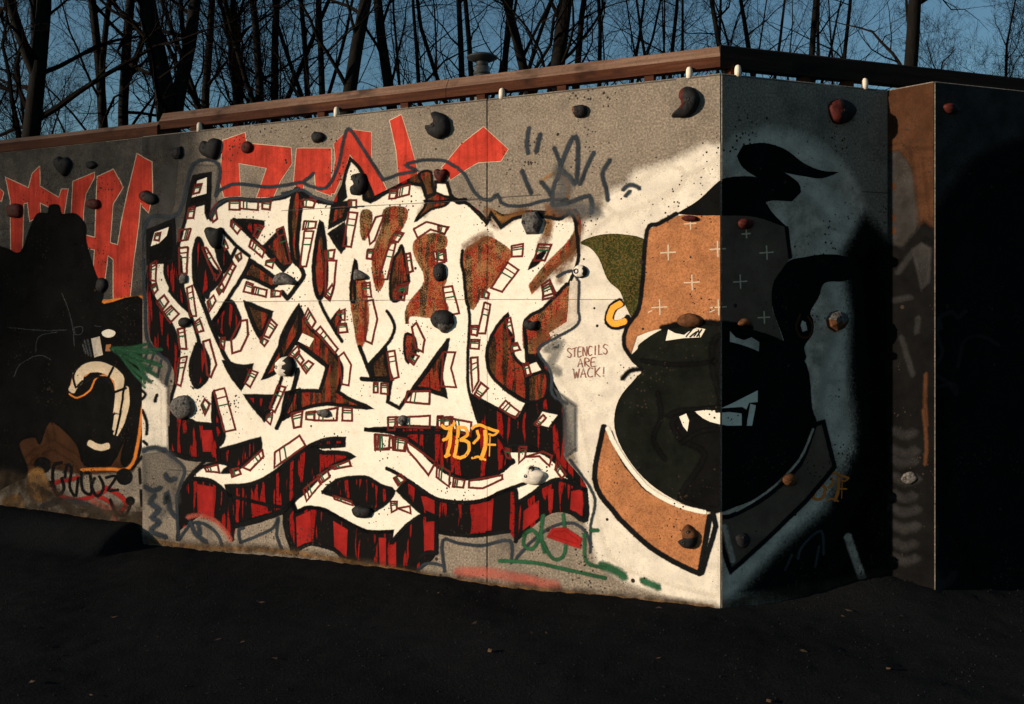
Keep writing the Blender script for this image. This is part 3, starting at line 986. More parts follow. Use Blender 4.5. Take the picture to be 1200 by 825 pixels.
# --- red lettering along the top with its thin cream edge
N = 'red_lettering'
REDS = [
    T('Z4', (15, 78), (88, 112), (100, 65), (122, 42), (122, 105), (185, 143), (195, 115), (213, 115), (200, 192), (122, 155), (125, 195), (92, 215), (85, 155), (70, 160), (65, 320), (32, 320), (30, 150)),
    T('Z4', (-8, 110), (5, 125), (-2, 150), (-10, 150)),
    T('Z4', (232, 90), (298, 62), (298, 75), (270, 130), (262, 190), (262, 245), (225, 215)),
    T('Z4', (310, 75), (360, 52), (390, 108), (358, 160), (348, 288), (376, 296), (392, 200), (412, 110), (438, 2), (488, 28), (490, 130), (478, 188), (447, 155), (440, 230), (425, 340), (412, 468), (362, 472), (362, 340), (342, 325), (332, 400), (296, 402), (302, 308), (268, 302), (268, 264), (303, 272)),
    T('Z1', (785, 495), (860, 468), (865, 505), (1022, 520), (1025, 575), (985, 635), (960, 692), (905, 692), (940, 590), (838, 572), (845, 688), (790, 692), (775, 640)),
    T('B', (75, 100), (238, 100), (238, 325), (168, 300), (162, 215), (110, 250), (98, 310), (60, 270)),
    T('B', (255, 75), (325, 8), (432, 22), (432, 150), (505, 295), (450, 340), (395, 215), (330, 125), (300, 215), (255, 315), (238, 315), (262, 150)),
    T('Z2', (172, 425), (210, 405), (240, 500), (262, 580), (270, 640), (205, 645), (195, 530)),
    T('Z2', (500, 448), (585, 525), (560, 565), (480, 570), (430, 600), (385, 630), (355, 590), (420, 510)),
]
for q in REDS:
    stroke('cream_edge', 'cream', q, 2.2, LONG, soft=0.9, smooth=False, closed=True)
for q in REDS:
    fill(N, 'red', q, LONG, 0.7)
stroke('orange_band', 'orange', T('Z4', (325, 482), (390, 472), (452, 466)), 6, LONG, soft=1.5)

# --- the piece: striped ground, white letters, dark counters
N = 'letter_shadow'
fill('outline_glow', 'wash', T('A', (85, 640), (62, 620), (105, 440), (245, 415), (315, 178), (438, 178), (425, 335), (440, 400), (300, 640), (160, 700), 'D', (100, 0), (105, 270), (210, 400), (195, 480), (200, 600), (165, 560), (150, 400), (88, 280), (80, 0)), (F_MID,), 2.0)
fill(N, 'stripe', T('A', (98, 500), (218, 447), (226, 610), (285, 400), (320, 232), (396, 220), (388, 425), (430, 362), (500, 336), (640, 342), (760, 322), (825, 290),
     'B', (70, 288), (110, 312), (250, 362), (300, 255), (330, 140), (395, 210), (440, 335), (520, 295), (600, 255), (680, 215), (725, 215), (735, 290), (825, 330),
     'C', (130, 352), (200, 392), (250, 440), (285, 398), (340, 420), (440, 400), (560, 402), (680, 392), (702, 450), (690, 640), (655, 740),
     'F', (640, 130), (625, 205), (560, 262), (490, 335), (540, 420), (565, 470), (620, 600), (628, 790), 'H', (950, 120), (955, 195), (1060, 330), (1062, 495), (1000, 470), (930, 452), (850, 482), (722, 596), (690, 548), (500, 566), (342, 552), (336, 655), (230, 745),
     'G', (1250, 740), (1060, 705), (1000, 642), (900, 612), (812, 645), (765, 560), (748, 455), (520, 522), (506, 592), (440, 512), (350, 466), (250, 540), (240, 400), (265, 330), (310, 270), (420, 215), (300, 195), (200, 172), (195, 40),
     'D', (203, 700), (206, 600), (225, 480), (222, 425), (200, 390), (112, 280), (100, 110), (88, 0), 'A', (98, 650)), FRONT, 1.0, 'c')
# dark red patches of the lower shadow
for q in (T('G', (335, 320), (412, 335), (412, 480), (340, 465)), T('G', (820, 165), (872, 170), (872, 300), (830, 300)), T('G', (560, 345), (640, 340), (645, 470), (580, 480), (555, 420)),
          T('G', (995, 500), (1060, 540), (1055, 670), (1000, 620)), T('G', (815, 480), (880, 450), (885, 600), (820, 620)), T('G', (355, 60), (405, 60), (405, 160), (365, 160)),
          T('H', (520, 420), (610, 400), (600, 540), (515, 550)), T('H', (990, 355), (1045, 345), (1040, 470), (985, 440)), T('H', (265, 380), (325, 385), (325, 460), (280, 440)),
          T('H', (280, 505), (325, 500), (322, 640), (280, 645)), T('H', (60, 580), (90, 580), (90, 735), (65, 735)), T('H', (110, 640), (140, 600), (140, 740), (108, 740)),
          T('H', (760, 450), (830, 400), (830, 480), (755, 540)), T('H', (645, 0), (720, 0), (722, 95), (650, 80)), T('F', (320, 660), (395, 680), (390, 775), (318, 770)), T('F', (190, 575), (265, 610), (262, 690), (215, 680)),
          T('H', (330, 80), (370, 75), (375, 160), (330, 170)), T('H', (880, 340), (900, 345), (895, 440), (880, 445))):
    fill('red_bars', 'darkred', q, FRONT, 1.0)
N = 'white_lettering'
WHITE = T('A', (108, 650), (182, 632), (180, 700), (205, 770), 'D', (210, 55), (285, 140), (270, 60), 'A', (255, 740), (245, 660), (242, 590), (258, 515), (285, 412), (300, 385), (385, 358), (388, 430), (402, 440), (430, 384), (490, 348), (560, 348), (640, 354), (760, 334), (815, 302),
     'B', (80, 300), (110, 334), (250, 368), (310, 332), (302, 250), (335, 150), (388, 215), (400, 345), (440, 352), (520, 305), (610, 270), (680, 276), (700, 335), (738, 320), (745, 262), (800, 264), (822, 330),
     'C', (110, 360), (150, 362), (200, 405), (250, 460), (272, 412), (320, 480), (400, 432), (540, 430), (600, 440), (650, 410), (674, 440), (690, 560), (690, 640), (650, 745),
     'F', (632, 15), (590, 62), (520, 130), (450, 172), (432, 210), (440, 320), (445, 580), (400, 665), (310, 622), (182, 552), (192, 620), (215, 690), (175, 740),
     'H', (330, 70), (130, 72), (230, 122), (330, 222), (430, 282), (550, 292), (640, 262), (702, 216), (662, 172), (682, 142), (750, 132), (860, 172), (930, 232), (985, 305), (930, 297), (860, 322), (790, 372), (725, 412), (720, 348), (660, 352), (560, 397), (450, 407), (330, 387), (230, 322), (190, 302), (150, 350), (210, 410), (272, 465), (190, 522), (115, 602), (122, 548), (0, 547),
     'G', (1050, 500), (960, 447), (880, 432), (815, 452), (798, 402), (740, 430), (600, 400), (490, 372), (420, 312), (340, 290), (300, 302), (320, 270), (362, 236), (440, 215), (436, 150), (440, 100), (462, 60),
     'D', (462, 740), (440, 690), (415, 692), (330, 682), (300, 668), (215, 640), (212, 560), (228, 500), (242, 420), (247, 340), (235, 270), (205, 200), (150, 122), (120, 60), (106, 0), 'A', (106, 700))
fill(N, 'white', WHITE, FRONT, 0.8, 'c')

for _fc in FRONT:
    for _mk in ('black', 'stripe', 'stripe_t', 'stripe_u'):
        _fc.lev.setdefault(('letter_counter', _mk), [len(_fc.lev), 0])
    for _k in (('brown_mist', 'ochre'), ('brown_mist', 'rustmist'), ('counter_line', 'line'), ('letter_tip', 'white'), ('tip_line', 'line')):
        _fc.lev.setdefault(_k, [len(_fc.lev), 0])
N = 'letter_counter'
def hole(mk, *seq, smooth=True, lw=3.4):
    q = T(*seq)
    smooth = smooth or 'c'
    lw *= 1.4
    if mk == 'stripe_u':
        fill(N, mk, q, FRONT, 2.2, smooth)
        return
    fill(N, mk, q, FRONT, 0.8, smooth)
    stroke('counter_line', 'line' if mk == 'stripe' else 'line', q, lw, FRONT, soft=1.1, smooth=smooth, closed=True)
def dline(*seq, w=4.0, smooth=True):
    stroke('counter_line', 'line', T(*seq), w, FRONT, soft=1.15, smooth=smooth)
stroke('counter_line', 'line', WHITE, 3.6, FRONT, soft=1.1, smooth='c', closed=True)
hole('black', 'A', (98, 498), (220, 448), (224, 640), (100, 652), smooth=False)
fill('letter_tip', 'white', T('A', (130, 505), (197, 480), (187, 520), (150, 556), (112, 570)), FRONT, 0.5)
hole('black', 'A', (320, 236), (395, 222), (392, 345), (384, 430), (378, 360), (288, 382), (298, 330), smooth=False)
fill('letter_tip', 'white', T('A', (337, 256), (381, 240), (379, 316), (310, 335)), FRONT, 0.5)
hole('stripe', 'A', (335, 540), (352, 548), (375, 620), (412, 680), (452, 712), (425, 760), 'D', (375, 60), (362, 90), (345, 50), 'A', (322, 740), (318, 620))
hole('stripe', 'A', (425, 570), (470, 590), (500, 650), (465, 690), (442, 640), smooth=False)
hole('stripe', 'A', (520, 445), (645, 455), (648, 470), (605, 530), smooth=False)
hole('stripe_t', 'A', (665, 570), (745, 490), (762, 560), (785, 650), (752, 685), (705, 625), smooth=False)
hole('stripe_t', 'A', (592, 640), (655, 682), (732, 742), (700, 775), (612, 732), (558, 718), smooth=False)
dline('A', (510, 440), (600, 530), (680, 610), (756, 690), w=4.5)
dline('A', (455, 492), (520, 565), (590, 622), w=4.2)
dline('A', (525, 580), (470, 680), (400, 770), 'D', (385, 80), w=4.2)
dline('A', (596, 640), (540, 740), (490, 815), 'D', (420, 190), w=4.2)
dline('D', (325, 10), (392, 180), (450, 320), (502, 420), (548, 512), w=5)
dline('A', (252, 620), (262, 740), 'D', (280, 90), (330, 240), (345, 300), w=4.5)
hole('stripe_t', 'B', (75, 292), (95, 335), (86, 460), (76, 560), (85, 655), (58, 640), (46, 560), (41, 420), (55, 330))
dline('B', (75, 650), (108, 710), (70, 770), (30, 825), w=5); dline('B', (0, 790), (30, 825), w=5)
hole('stripe_t', 'B', (190, 460), (206, 520), (216, 640), (214, 760), (186, 825), (164, 780), (156, 680), (166, 580))
hole('stripe_t', 'B', (234, 475), (250, 372), (318, 362), (320, 395), (308, 420), (300, 440), smooth=False)
hole('black', 'B', (235, 512), (300, 470), (306, 560), (286, 592), smooth=False)
hole('stripe_t', 'B', (398, 225), (440, 330), (430, 352), (405, 335), (392, 300), (420, 290), smooth=False)
hole('stripe_u', 'B', (390, 410), (430, 410), (425, 480), (400, 535), (388, 500), lw=1.6)
hole('stripe_u', 'B', (500, 400), (560, 385), (602, 400), (590, 460), (540, 540), (500, 600), (482, 680), (490, 740), (465, 780), (446, 700), (446, 620), (460, 560), (490, 480), lw=1.8)
hole('stripe_t', 'B', (582, 570), (600, 640), (616, 740), (592, 752), (576, 825), (532, 830), (526, 740), (540, 640), (565, 600), lw=2)
hole('stripe_t', 'B', (356, 640), (366, 690), (352, 720), (356, 830), (336, 830), (340, 720), lw=2)
hole('stripe_u', 'B', (730, 515), (790, 530), (785, 580), (732, 590), (740, 650), (792, 720), (772, 780), 'E', (780, 80), (800, 140), (740, 170), (622, 160), (608, 205), (612, 120), 'B', (690, 760), (692, 700), (660, 640), (642, 580), (660, 540), lw=2)
hole('stripe_t', 'B', (665, 222), (722, 212), (735, 300), (800, 332), (826, 330), (790, 375), (720, 395), (645, 450), (700, 365), (690, 290), lw=1.6)
hole('stripe_u', 'C', (250, 530), (312, 560), (362, 600), (350, 640), (300, 720), (242, 780), 'F', (232, 30), (182, 128), (152, 60), 'C', (146, 740), (140, 660), (152, 590), (200, 560), lw=1.6)
dline('C', (132, 590), (128, 650), (140, 720), (150, 825), 'F', (166, 160), (160, 330), (158, 480), (180, 590), (215, 690), w=3.4)
hole('stripe_u', 'C', (692, 480), (692, 545), (660, 602), (560, 692), (470, 792), (460, 762), (540, 660), (640, 560), smooth=False, lw=1.5)
hole('black', 'C', (452, 682), (480, 630), (540, 590), (500, 650), smooth=False, lw=1.5)
hole('stripe_u', 'F', (642, 20), (637, 130), (622, 205), (560, 262), (490, 335), (440, 330), (430, 260), (440, 190), (530, 130), lw=2)
stroke('brown_mist', 'ochre', T('C', (270, 400), (330, 440), (430, 410)), 5, FRONT, soft=3)
stroke('brown_mist', 'ochre', T('C', (560, 430), (540, 520), (560, 400), (690, 430)), 6, FRONT, soft=3.5)
for _q in (('C', (255, 400), (300, 470), (400, 415), (440, 400)), ('C', (545, 380), (600, 420), (690, 430)), ('C', (560, 420), (545, 500), (510, 590)), ('C', (700, 480), (660, 600), (560, 700), (480, 770)), ('B', (640, 240), (720, 330), (680, 420)), ('C', (150, 580), (200, 540), (260, 520)), ('C', (690, 560), (640, 660), (600, 740)), ('F', (620, 150), (540, 240), (480, 310))):
    stroke('brown_mist', 'rustmist', T(*_q), 8, FRONT, soft=6)
# lower half of the letters
hole('stripe', 'D', (340, 300), (376, 340), (391, 400), (381, 470), (335, 511), (310, 470), (302, 410), (320, 340))
hole('stripe', 'D', (500, 95), (530, 150), (541, 200), (512, 265), (470, 276), (420, 232), (410, 200), (470, 120))
hole('stripe_t', 'D', (568, 100), (690, 150), (682, 180), (640, 275), (600, 190), smooth=False)
hole('stripe_t', 'D', (828, 120), (828, 242), (770, 350), (720, 430), (655, 466), (742, 300), smooth=False)
hole('stripe', 'D', (468, 388), (540, 410), (597, 408), (572, 470), (546, 512), (500, 450), smooth=False)
hole('stripe', 'D', (568, 550), (692, 555), (682, 620), (661, 667), (620, 620), smooth=False)
hole('stripe', 'D', (414, 538), (426, 600), (450, 680), (462, 750), (440, 785), (415, 700))
hole('stripe', 'D', (768, 540), (828, 526), (828, 622), (742, 662), smooth=False)
dline('D', (745, 460), (720, 540), (682, 625), w=3.6); dline('D', (822, 420), (790, 560), (745, 650), (718, 712), w=4.6)
hole('stripe_t', 'E', (0, 268), (82, 118), (132, 213), (190, 270), (250, 340), (291, 410), (287, 480), (274, 532), (330, 568), (436, 612), (330, 604), (220, 592), (110, 612), (0, 668), (30, 600), (60, 526), (186, 529), (221, 412), (60, 291), (10, 372), (0, 366), smooth=False, lw=3.2)
fill('letter_tip', 'white', T('E', (102, 250), (156, 276), (134, 314), (82, 288)), FRONT, 0.5)
dline('E', (65, 288), (150, 350), (222, 410), w=4.0); dline('E', (80, 430), (50, 540), (0, 670), w=4.5)
hole('stripe_u', 'E', (340, 0), (400, 0), (406, 60), (416, 150), (410, 230), (391, 300), (375, 312), (355, 200), (340, 90), lw=2)
dline('E', (375, 310), (405, 385), (438, 468), w=4.4); dline('E', (508, 140), (546, 210), (520, 290), (430, 392), w=3.4)
hole('stripe_t', 'E', (502, 320), (510, 400), (532, 470), (442, 470), (430, 398), smooth=False)
dline('E', (385, 470), (460, 474), (530, 482), w=4.6); dline('E', (530, 470), (515, 580), (570, 612), (640, 512), (720, 400), (808, 278), w=4.2, smooth=False)
hole('stripe_t', 'E', (238, 192), (280, 138), (286, 182), (270, 222), (266, 252), smooth=False, lw=2)
dline('E', (184, 95), (230, 190), (294, 292), w=3.6)
hole('stripe_t', 'E', (600, 255), (640, 268), (652, 330), (612, 392), (595, 340), lw=2)
hole('stripe_t', 'E', (806, 285), (782, 380), (772, 470), (792, 552), (700, 522), (640, 515), (704, 430), smooth=False)
hole('stripe', 'E', (398, 715), (560, 708), (620, 700), (742, 708), 'F', (60, 714), (172, 742), (215, 690), 'H', (640, 90), (700, 212), (640, 262), (550, 292), (430, 282), (330, 222), (230, 122), (130, 72), smooth=False, lw=3.4)
hole('stripe_t', 'F', (350, 160), (285, 240), (250, 340), (266, 440), (330, 512), (440, 582), (530, 560), (542, 450), (480, 400), (420, 400), (372, 340), (376, 270), (342, 220), lw=2.6)
fill(N, 'stripe', T('F', (440, 590), (530, 560), (560, 470), (620, 600), (626, 825), (330, 825), (280, 700), (215, 690), (182, 555), (310, 622), (400, 665)), FRONT, 0.6)
dline('F', (182, 553), (310, 622), (400, 666), (446, 585), (330, 512), w=3.6, smooth=False)
for q in (T('F', (515, 620), (604, 640), (552, 712), (472, 692)), T('F', (425, 402), (492, 380), (522, 432), (440, 462))):
    fill('letter_tip', 'white', q, FRONT, 0.5); stroke('tip_line', 'line', q, 3.4, FRONT, smooth=False, closed=True)
hole('stripe', 'G', (1042, 100), (960, 104), (870, 140), (762, 220), (682, 280), (592, 320), (478, 330), (492, 372), (500, 470), (520, 522), (640, 480), (748, 452), (800, 400), (865, 345), (960, 252), (1088, 186), (1040, 168), (940, 165), (900, 140), (1042, 130), smooth=False, lw=3.4)
hole('stripe', 'G', (436, 158), (636, 100), (640, 140), (600, 190), (520, 250), (460, 262), (500, 225), (440, 212), smooth=False)
hole('stripe', 'G', (950, 352), (1010, 302), (1100, 286), (1160, 290), 'H', (60, 322), (128, 352), (90, 410), (20, 452), 'G', (1120, 440), (1082, 402), (960, 362))
dline('G', (380, 200), (300, 280), (265, 330), w=4); dline('G', (300, 298), (400, 300), (480, 372), (500, 470), (505, 590), w=3.6)
dline('G', (800, 400), (812, 450), (880, 430), (1000, 470), (1150, 545), 'H', (125, 548), w=4.2)
dline('H', (118, 605), (190, 520), (270, 468), (330, 490), w=4.2); dline('H', (95, 242), (160, 275), (240, 330), (330, 388), (450, 408), (560, 398), (660, 352), (765, 315), w=3.8)
dline('H', (722, 412), (790, 372), (860, 320), (930, 296), (1000, 320), (1058, 350), w=5)
dline('H', (720, 350), (725, 470), (720, 600), w=5); dline('H', (335, 480), (338, 650), w=4); dline('H', (205, 740), (270, 660), (340, 650), w=5)
dline('G', (808, 645), (880, 608), (1000, 640), (1060, 700), w=4); dline('H', (655, 165), (680, 140), (750, 130), (860, 170), (940, 240), (1020, 320), w=4.4)
dline('H', (680, 215), (710, 208), w=6); dline('H', (345, 550), (500, 568), (690, 545), w=5); dline('G', (520, 520), (640, 490), (750, 450), w=6)
dline('G', (240, 590), (255, 520), (350, 462), w=3.5); dline('G', (205, 165), (300, 195), (420, 200), w=6)
for q in (('G', (800, 420), (760, 500), (800, 640)), ('H', (1055, 340), (1060, 490), (1000, 460))):
    dline(*q, w=6)

# --- little maroon brick marks riding on the letters
N = 'brick_mark'
def brick(t, *q, bars=(0.2, 0.38)):
    q = T(t, *q)
    q = [(x + random.uniform(-0.4, 0.4), y + random.uniform(-0.4, 0.4)) for x, y in q]
    stroke(N, 'maroon', q + [q[0]], 2.3, FRONT, soft=0.7, smooth=False)
    if len(q) == 4:
        e01 = math.dist(q[0], q[1]); e12 = math.dist(q[1], q[2])
        for i, b in enumerate(bars):
            if max(e01, e12) < 7 and i: break
            a = (q[0], q[1], q[3], q[2]) if e01 > e12 else (q[1], q[2], q[0], q[3])
            p0 = tuple(a[0][k] + (a[1][k] - a[0][k]) * b for k in (0, 1)); p1 = tuple(a[2][k] + (a[3][k] - a[2][k]) * b for k in (0, 1))
            stroke(N if i == 0 else 'green_brick_line', 'maroon' if i == 0 else 'green', [p0, p1], 1.6, FRONT, soft=0.4, smooth=False)
BR = {
 'A': [((490, 345), (540, 345), (540, 395), (490, 395)), ((540, 350), (630, 350), (630, 395), (540, 390)), ((650, 350), (690, 350), (685, 395), (650, 390)), ((400, 415), (425, 390), (432, 440), (410, 455)),
  ((305, 487), (250, 495), (246, 545), (290, 540)), ((290, 575), (248, 580), (250, 705), (285, 705)), ((355, 575), (380, 580), (448, 698), (424, 735)), ((500, 445), (545, 485), (530, 512), (498, 475)),
  ((598, 540), (662, 592), (650, 626), (588, 572)), ((670, 642), (712, 630), (697, 676), (665, 662)), ((720, 490), (750, 480), (788, 650), (762, 656)), ((630, 470), (656, 476), (625, 530), (608, 520)),
  ((135, 510), (160, 505), (150, 545), (128, 540)), ((325, 275), (355, 270), (345, 310), (316, 320)), ((325, 380), (295, 390), (285, 435), (316, 435)), ((505, 655), (522, 667), (462, 790), (435, 772)),
  ((575, 745), (605, 755), (600, 800), (560, 790)), ((610, 770), (672, 782), (666, 816), (602, 802)), ((692, 782), (740, 790), (735, 815), (694, 815)), ((140, 640), (132, 740), (110, 735), (112, 660)), ((520, 620), (545, 605), (550, 630), (535, 645)), ((470, 540), (485, 580), (470, 590), (460, 560))],
 'D': [((108, 20), (135, 8), (145, 40), (125, 60)), ((140, 100), (175, 66), (197, 96), (165, 140)), ((170, 150), (210, 116), (246, 156), (205, 200)), ((272, 220), (242, 230), (250, 322), (282, 326)),
  ((285, 362), (246, 372), (230, 492), (256, 506)), ((310, 20), (284, 30), (300, 168), (330, 166)), ((325, 195), (346, 180), (366, 240), (335, 246)), ((365, 290), (395, 280), (426, 400), (402, 462), (385, 452)),
  ((545, 190), (576, 185), (582, 262), (545, 335), (505, 346), (500, 280)), ((448, 272), (470, 270), (464, 325), (450, 318)), ((690, 180), (722, 210), (685, 272), (655, 260)), ((645, 268), (676, 285), (660, 312), (640, 292)),
  ((590, 425), (626, 440), (590, 511), (565, 490)), ((415, 527), (466, 516), (521, 716), (466, 726)), ((355, 600), (370, 570), (397, 590), (372, 645)), ((725, 500), (762, 511), (712, 632), (685, 612)), ((670, 650), (702, 632), (690, 692), (668, 672)),
  ((385, 100), (415, 68), (425, 90), (395, 146)), ((775, 362), (822, 310), (828, 340), (800, 370)), ((430, 40), (455, 10), (465, 30), (440, 65))],
 'E': [((105, 180), (130, 130), (166, 196), (146, 226)), ((165, 240), (186, 218), (272, 326), (256, 346)), ((275, 362), (300, 340), (337, 402), (322, 502), (290, 496)), ((270, 146), (306, 136), (306, 186), (280, 182)),
  ((275, 206), (312, 204), (321, 242), (275, 246)), ((405, 95), (441, 90), (462, 182), (436, 302), (405, 286)), ((390, 10), (426, 5), (436, 72), (395, 70)), ((565, 20), (600, 10), (592, 92), (565, 86)), ((630, 220), (651, 200), (692, 282), (682, 342), (651, 322)),
  ((615, 380), (630, 345), (662, 360), (640, 402)), ((510, 340), (546, 335), (567, 462), (531, 472)), ((445, 490), (466, 490), (466, 536), (445, 536)), ((480, 490), (512, 495), (512, 542), (480, 542)), ((610, 530), (717, 530), (712, 592), (598, 580)),
  ((515, 655), (551, 655), (546, 716), (515, 716)), ((560, 655), (717, 650), (717, 706), (560, 702)), ((755, 655), (826, 655), (826, 705), (755, 705)), ((50, 640), (101, 625), (96, 702), (60, 706)), ((120, 630), (160, 626), (160, 672), (120, 666)),
  ((160, 630), (272, 610), (266, 672), (160, 672)), ((295, 610), (342, 610), (342, 672), (295, 672)), ((455, 740), (532, 746), (542, 802), (455, 812)), ((550, 750), (602, 761), (592, 816), (545, 812)), ((60, 360), (80, 340), (106, 380), (90, 402)), ((100, 410), (131, 385), (152, 400), (120, 442)), ((205, 70), (245, 15), (252, 30), (235, 92))],
 'B': [((90, 350), (166, 345), (156, 386), (95, 382)), ((110, 450), (166, 455), (161, 481), (105, 490)), ((110, 500), (156, 500), (121, 671), (90, 671)), ((210, 595), (256, 590), (251, 631), (215, 631)), ((215, 640), (266, 640), (256, 762), (237, 822), (212, 815)),
  ((325, 405), (366, 410), (336, 576), (300, 571)), ((415, 590), (441, 585), (436, 632), (410, 632)), ((455, 430), (496, 420), (451, 541), (426, 561), (420, 510)), ((555, 500), (591, 510), (561, 551), (525, 541)), ((525, 550), (551, 560), (511, 732), (470, 732)),
  ((600, 610), (621, 605), (636, 692), (610, 702)), ((570, 760), (611, 750), (608, 800), (575, 805)), ((525, 300), (561, 298), (551, 341), (520, 341)), ((565, 290), (620, 275), (615, 320), (560, 335)), ((640, 490), (700, 455), (800, 480), (790, 512), (720, 490), (660, 532)), ((735, 600), (791, 590), (796, 642), (740, 632)), ((325, 350), (362, 350), (362, 385), (325, 380))],
 'C': [((350, 650), (402, 688), (322, 792), (270, 775)), ((370, 570), (426, 560), (421, 621), (370, 621)), ((500, 560), (560, 565), (530, 640), (480, 640)), ((515, 760), (555, 735), (580, 800), (525, 815)), ((15, 470), (65, 480), (45, 512), (15, 500)), ((10, 600), (40, 585), (45, 650), (10, 655)), ((230, 780), (260, 800), (255, 825), (225, 820))],
 'F': [((35, 30), (82, 20), (116, 152), (62, 162)), ((40, 340), (97, 340), (76, 420), (101, 512), (30, 506)), ((240, 100), (266, 110), (242, 252), (205, 250)), ((175, 215), (206, 215), (201, 262), (175, 256)), ((175, 280), (216, 280), (211, 326), (170, 321)), ((170, 370), (206, 365), (211, 482), (180, 532)),
  ((190, 545), (221, 490), (256, 516), (215, 561)), ((310, 610), (341, 575), (406, 631), (385, 661)), ((340, 180), (366, 175), (381, 266), (355, 276)), ((370, 300), (396, 295), (411, 331), (370, 336)), ((520, 30), (551, 10), (577, 72), (520, 86)), ((10, 650), (36, 650), (31, 706), (10, 706)), ((40, 660), (71, 655), (71, 701), (40, 700)), ((75, 660), (176, 680), (171, 746), (90, 721)),
  ((480, 690), (520, 645), (535, 660), (500, 700)), ((425, 400), (450, 394), (462, 446), (440, 456))],
 'G': [((710, 165), (830, 86), (858, 132), (710, 240)), ((650, 150), (656, 186), (592, 251), (555, 240)), ((370, 240), (436, 226), (441, 261), (380, 256)), ((495, 250), (536, 240), (546, 271), (505, 286)), ((850, 345), (916, 290), (931, 321), (865, 402)), ((915, 280), (966, 250), (975, 285), (935, 312)), ((970, 240), (1070, 205), (1077, 231), (1000, 246)), ((990, 375), (1082, 402), (1086, 422), (1000, 392))],
 'H': [((40, 80), (111, 86), (106, 152), (40, 152)), ((125, 90), (196, 106), (186, 161), (125, 152)), ((330, 212), (300, 276), (240, 202), (200, 160), (190, 110)), ((340, 222), (402, 261), (397, 332), (335, 286)), ((420, 286), (471, 301), (466, 336), (415, 332)), ((495, 302), (652, 276), (657, 296), (560, 340), (495, 336)), ((735, 140), (771, 140), (766, 190), (735, 216)),
  ((770, 185), (832, 185), (882, 232), (897, 182), (850, 160)), ((920, 200), (962, 272), (942, 292), (910, 250)), ((115, 402), (146, 402), (142, 441), (120, 455)), ((150, 435), (206, 426), (211, 461)), ((130, 290), (165, 270), (185, 300), (150, 325)), ((665, 145), (685, 150), (695, 195), (675, 190))],
}
for t, L in BR.items():
    for q in L: brick(t, *q)

# --- slate blue outer outline and drips
N = 'outline_stroke'
OUTL = [
    ('A', (75, 632), (57, 625), (100, 437), (245, 412), (315, 177), (440, 177), (425, 330)),
    ('A', (425, 330), (450, 298), (530, 270), (680, 285), (825, 265), 'B', (110, 258), (155, 218)),
    ('B', (110, 268), (150, 285), (205, 292), (240, 260), (275, 180), (312, 18), (345, 25), (420, 140), (492, 252)),
    ('B', (492, 252), (560, 226), (652, 205), (600, 180), (680, 156), (780, 158), 'C', (80, 176), (140, 222), (200, 322), (260, 350), (300, 322), (330, 368), (430, 376), (530, 350), (640, 345)),
    ('A', (75, 632), (78, 760), 'D', (84, 100), (90, 272), (150, 350), (202, 402), (186, 480), (176, 560), (180, 800), 'G', (182, 160), (272, 242), (250, 330), (236, 402), (246, 590)),
    ('B', (0, 318), (100, 300), (160, 335), (250, 362)),
    ('A', (400, 430), (430, 375), (500, 340), (640, 348), (760, 325), (825, 290)),
    ('G', (246, 590), (300, 516), (352, 506), (420, 546), (450, 600), (458, 650)),
    ('G', (545, 602), (632, 566), (702, 530), (726, 482), (720, 570), (752, 650)),
    ('G', (545, 602), (535, 545), (560, 530)),
    ('F', (696, 0), (692, 120), (690, 205), (600, 262), (512, 312), (502, 350), (560, 440), (568, 545), (640, 590)),
    ('H', (980, 200), (1040, 280), (1102, 392), (1082, 520), (1080, 650)),
    ('H', (375, 742), (366, 592), (450, 606), (560, 616), (690, 592), (696, 702)),
    ('H', (240, 742), (290, 702), (370, 712)),
    ('H', (720, 682), (780, 612), (880, 532), (980, 506), (1050, 540), (1082, 612)),
    ('C', (590, 720), (660, 690), (690, 740)),
]
for q in OUTL:
    w = 3.2
    stroke(N, 'outline', T(*q), w, FRONT, soft=1.5)
stroke('blue_wash', 'slate', T('F', (540, 330), (600, 300), (560, 400), (600, 440)), 9, FRONT, soft=5)
fill('blue_wash', 'slate', T('F', (580, 520), (640, 570), (680, 600), (680, 820), 'H', (1010, 150), (960, 190), 'F', (628, 800), (625, 600)), FRONT, 2.5)
fill('pale_edge', 'greyw', T('F', (655, 0), (685, 0), (682, 195), (560, 262), (555, 250), (640, 195)), FRONT, 1.2)
for q in (((105, 300), (80, 380)), ((130, 330), (95, 440)), ((160, 380), (140, 470)), ((110, 320), (150, 350))):
    stroke(N, 'outline', T('D', *q), 2.4, FRONT, soft=1)
# tag in slate blue on bare concrete
for q in (((660, 450), (652, 500), (657, 540)), ((700, 472), (685, 535)), ((635, 600), (650, 640), (668, 680)), ((748, 520), (770, 590), (745, 660), (742, 720)), ((770, 585), (800, 510), (820, 482), (832, 510), (826, 640), (800, 620), (775, 600)),
          ((888, 535), (862, 590), (838, 650)), ((945, 560), (918, 610), (930, 660), (937, 705)), ((990, 668), (1015, 650), (1050, 662)), ((742, 722), (800, 712), (872, 690), (880, 750)), ((700, 640), (720, 660), (740, 690)), ((1000, 690), (1015, 672))):
    stroke('blue_tag', 'outline', T('Z2', *q), 4.4, FRONT, soft=2.2)
stroke('blue_tag', 'slate', T('Z2', (760, 600), (790, 650), (760, 720), (840, 740), (900, 745)), 13, FRONT, soft=9)
stroke('brown_mist', 'ochre', T('Z2', (700, 640), (750, 610), (795, 640), (795, 700)), 3, FRONT, soft=1.5)
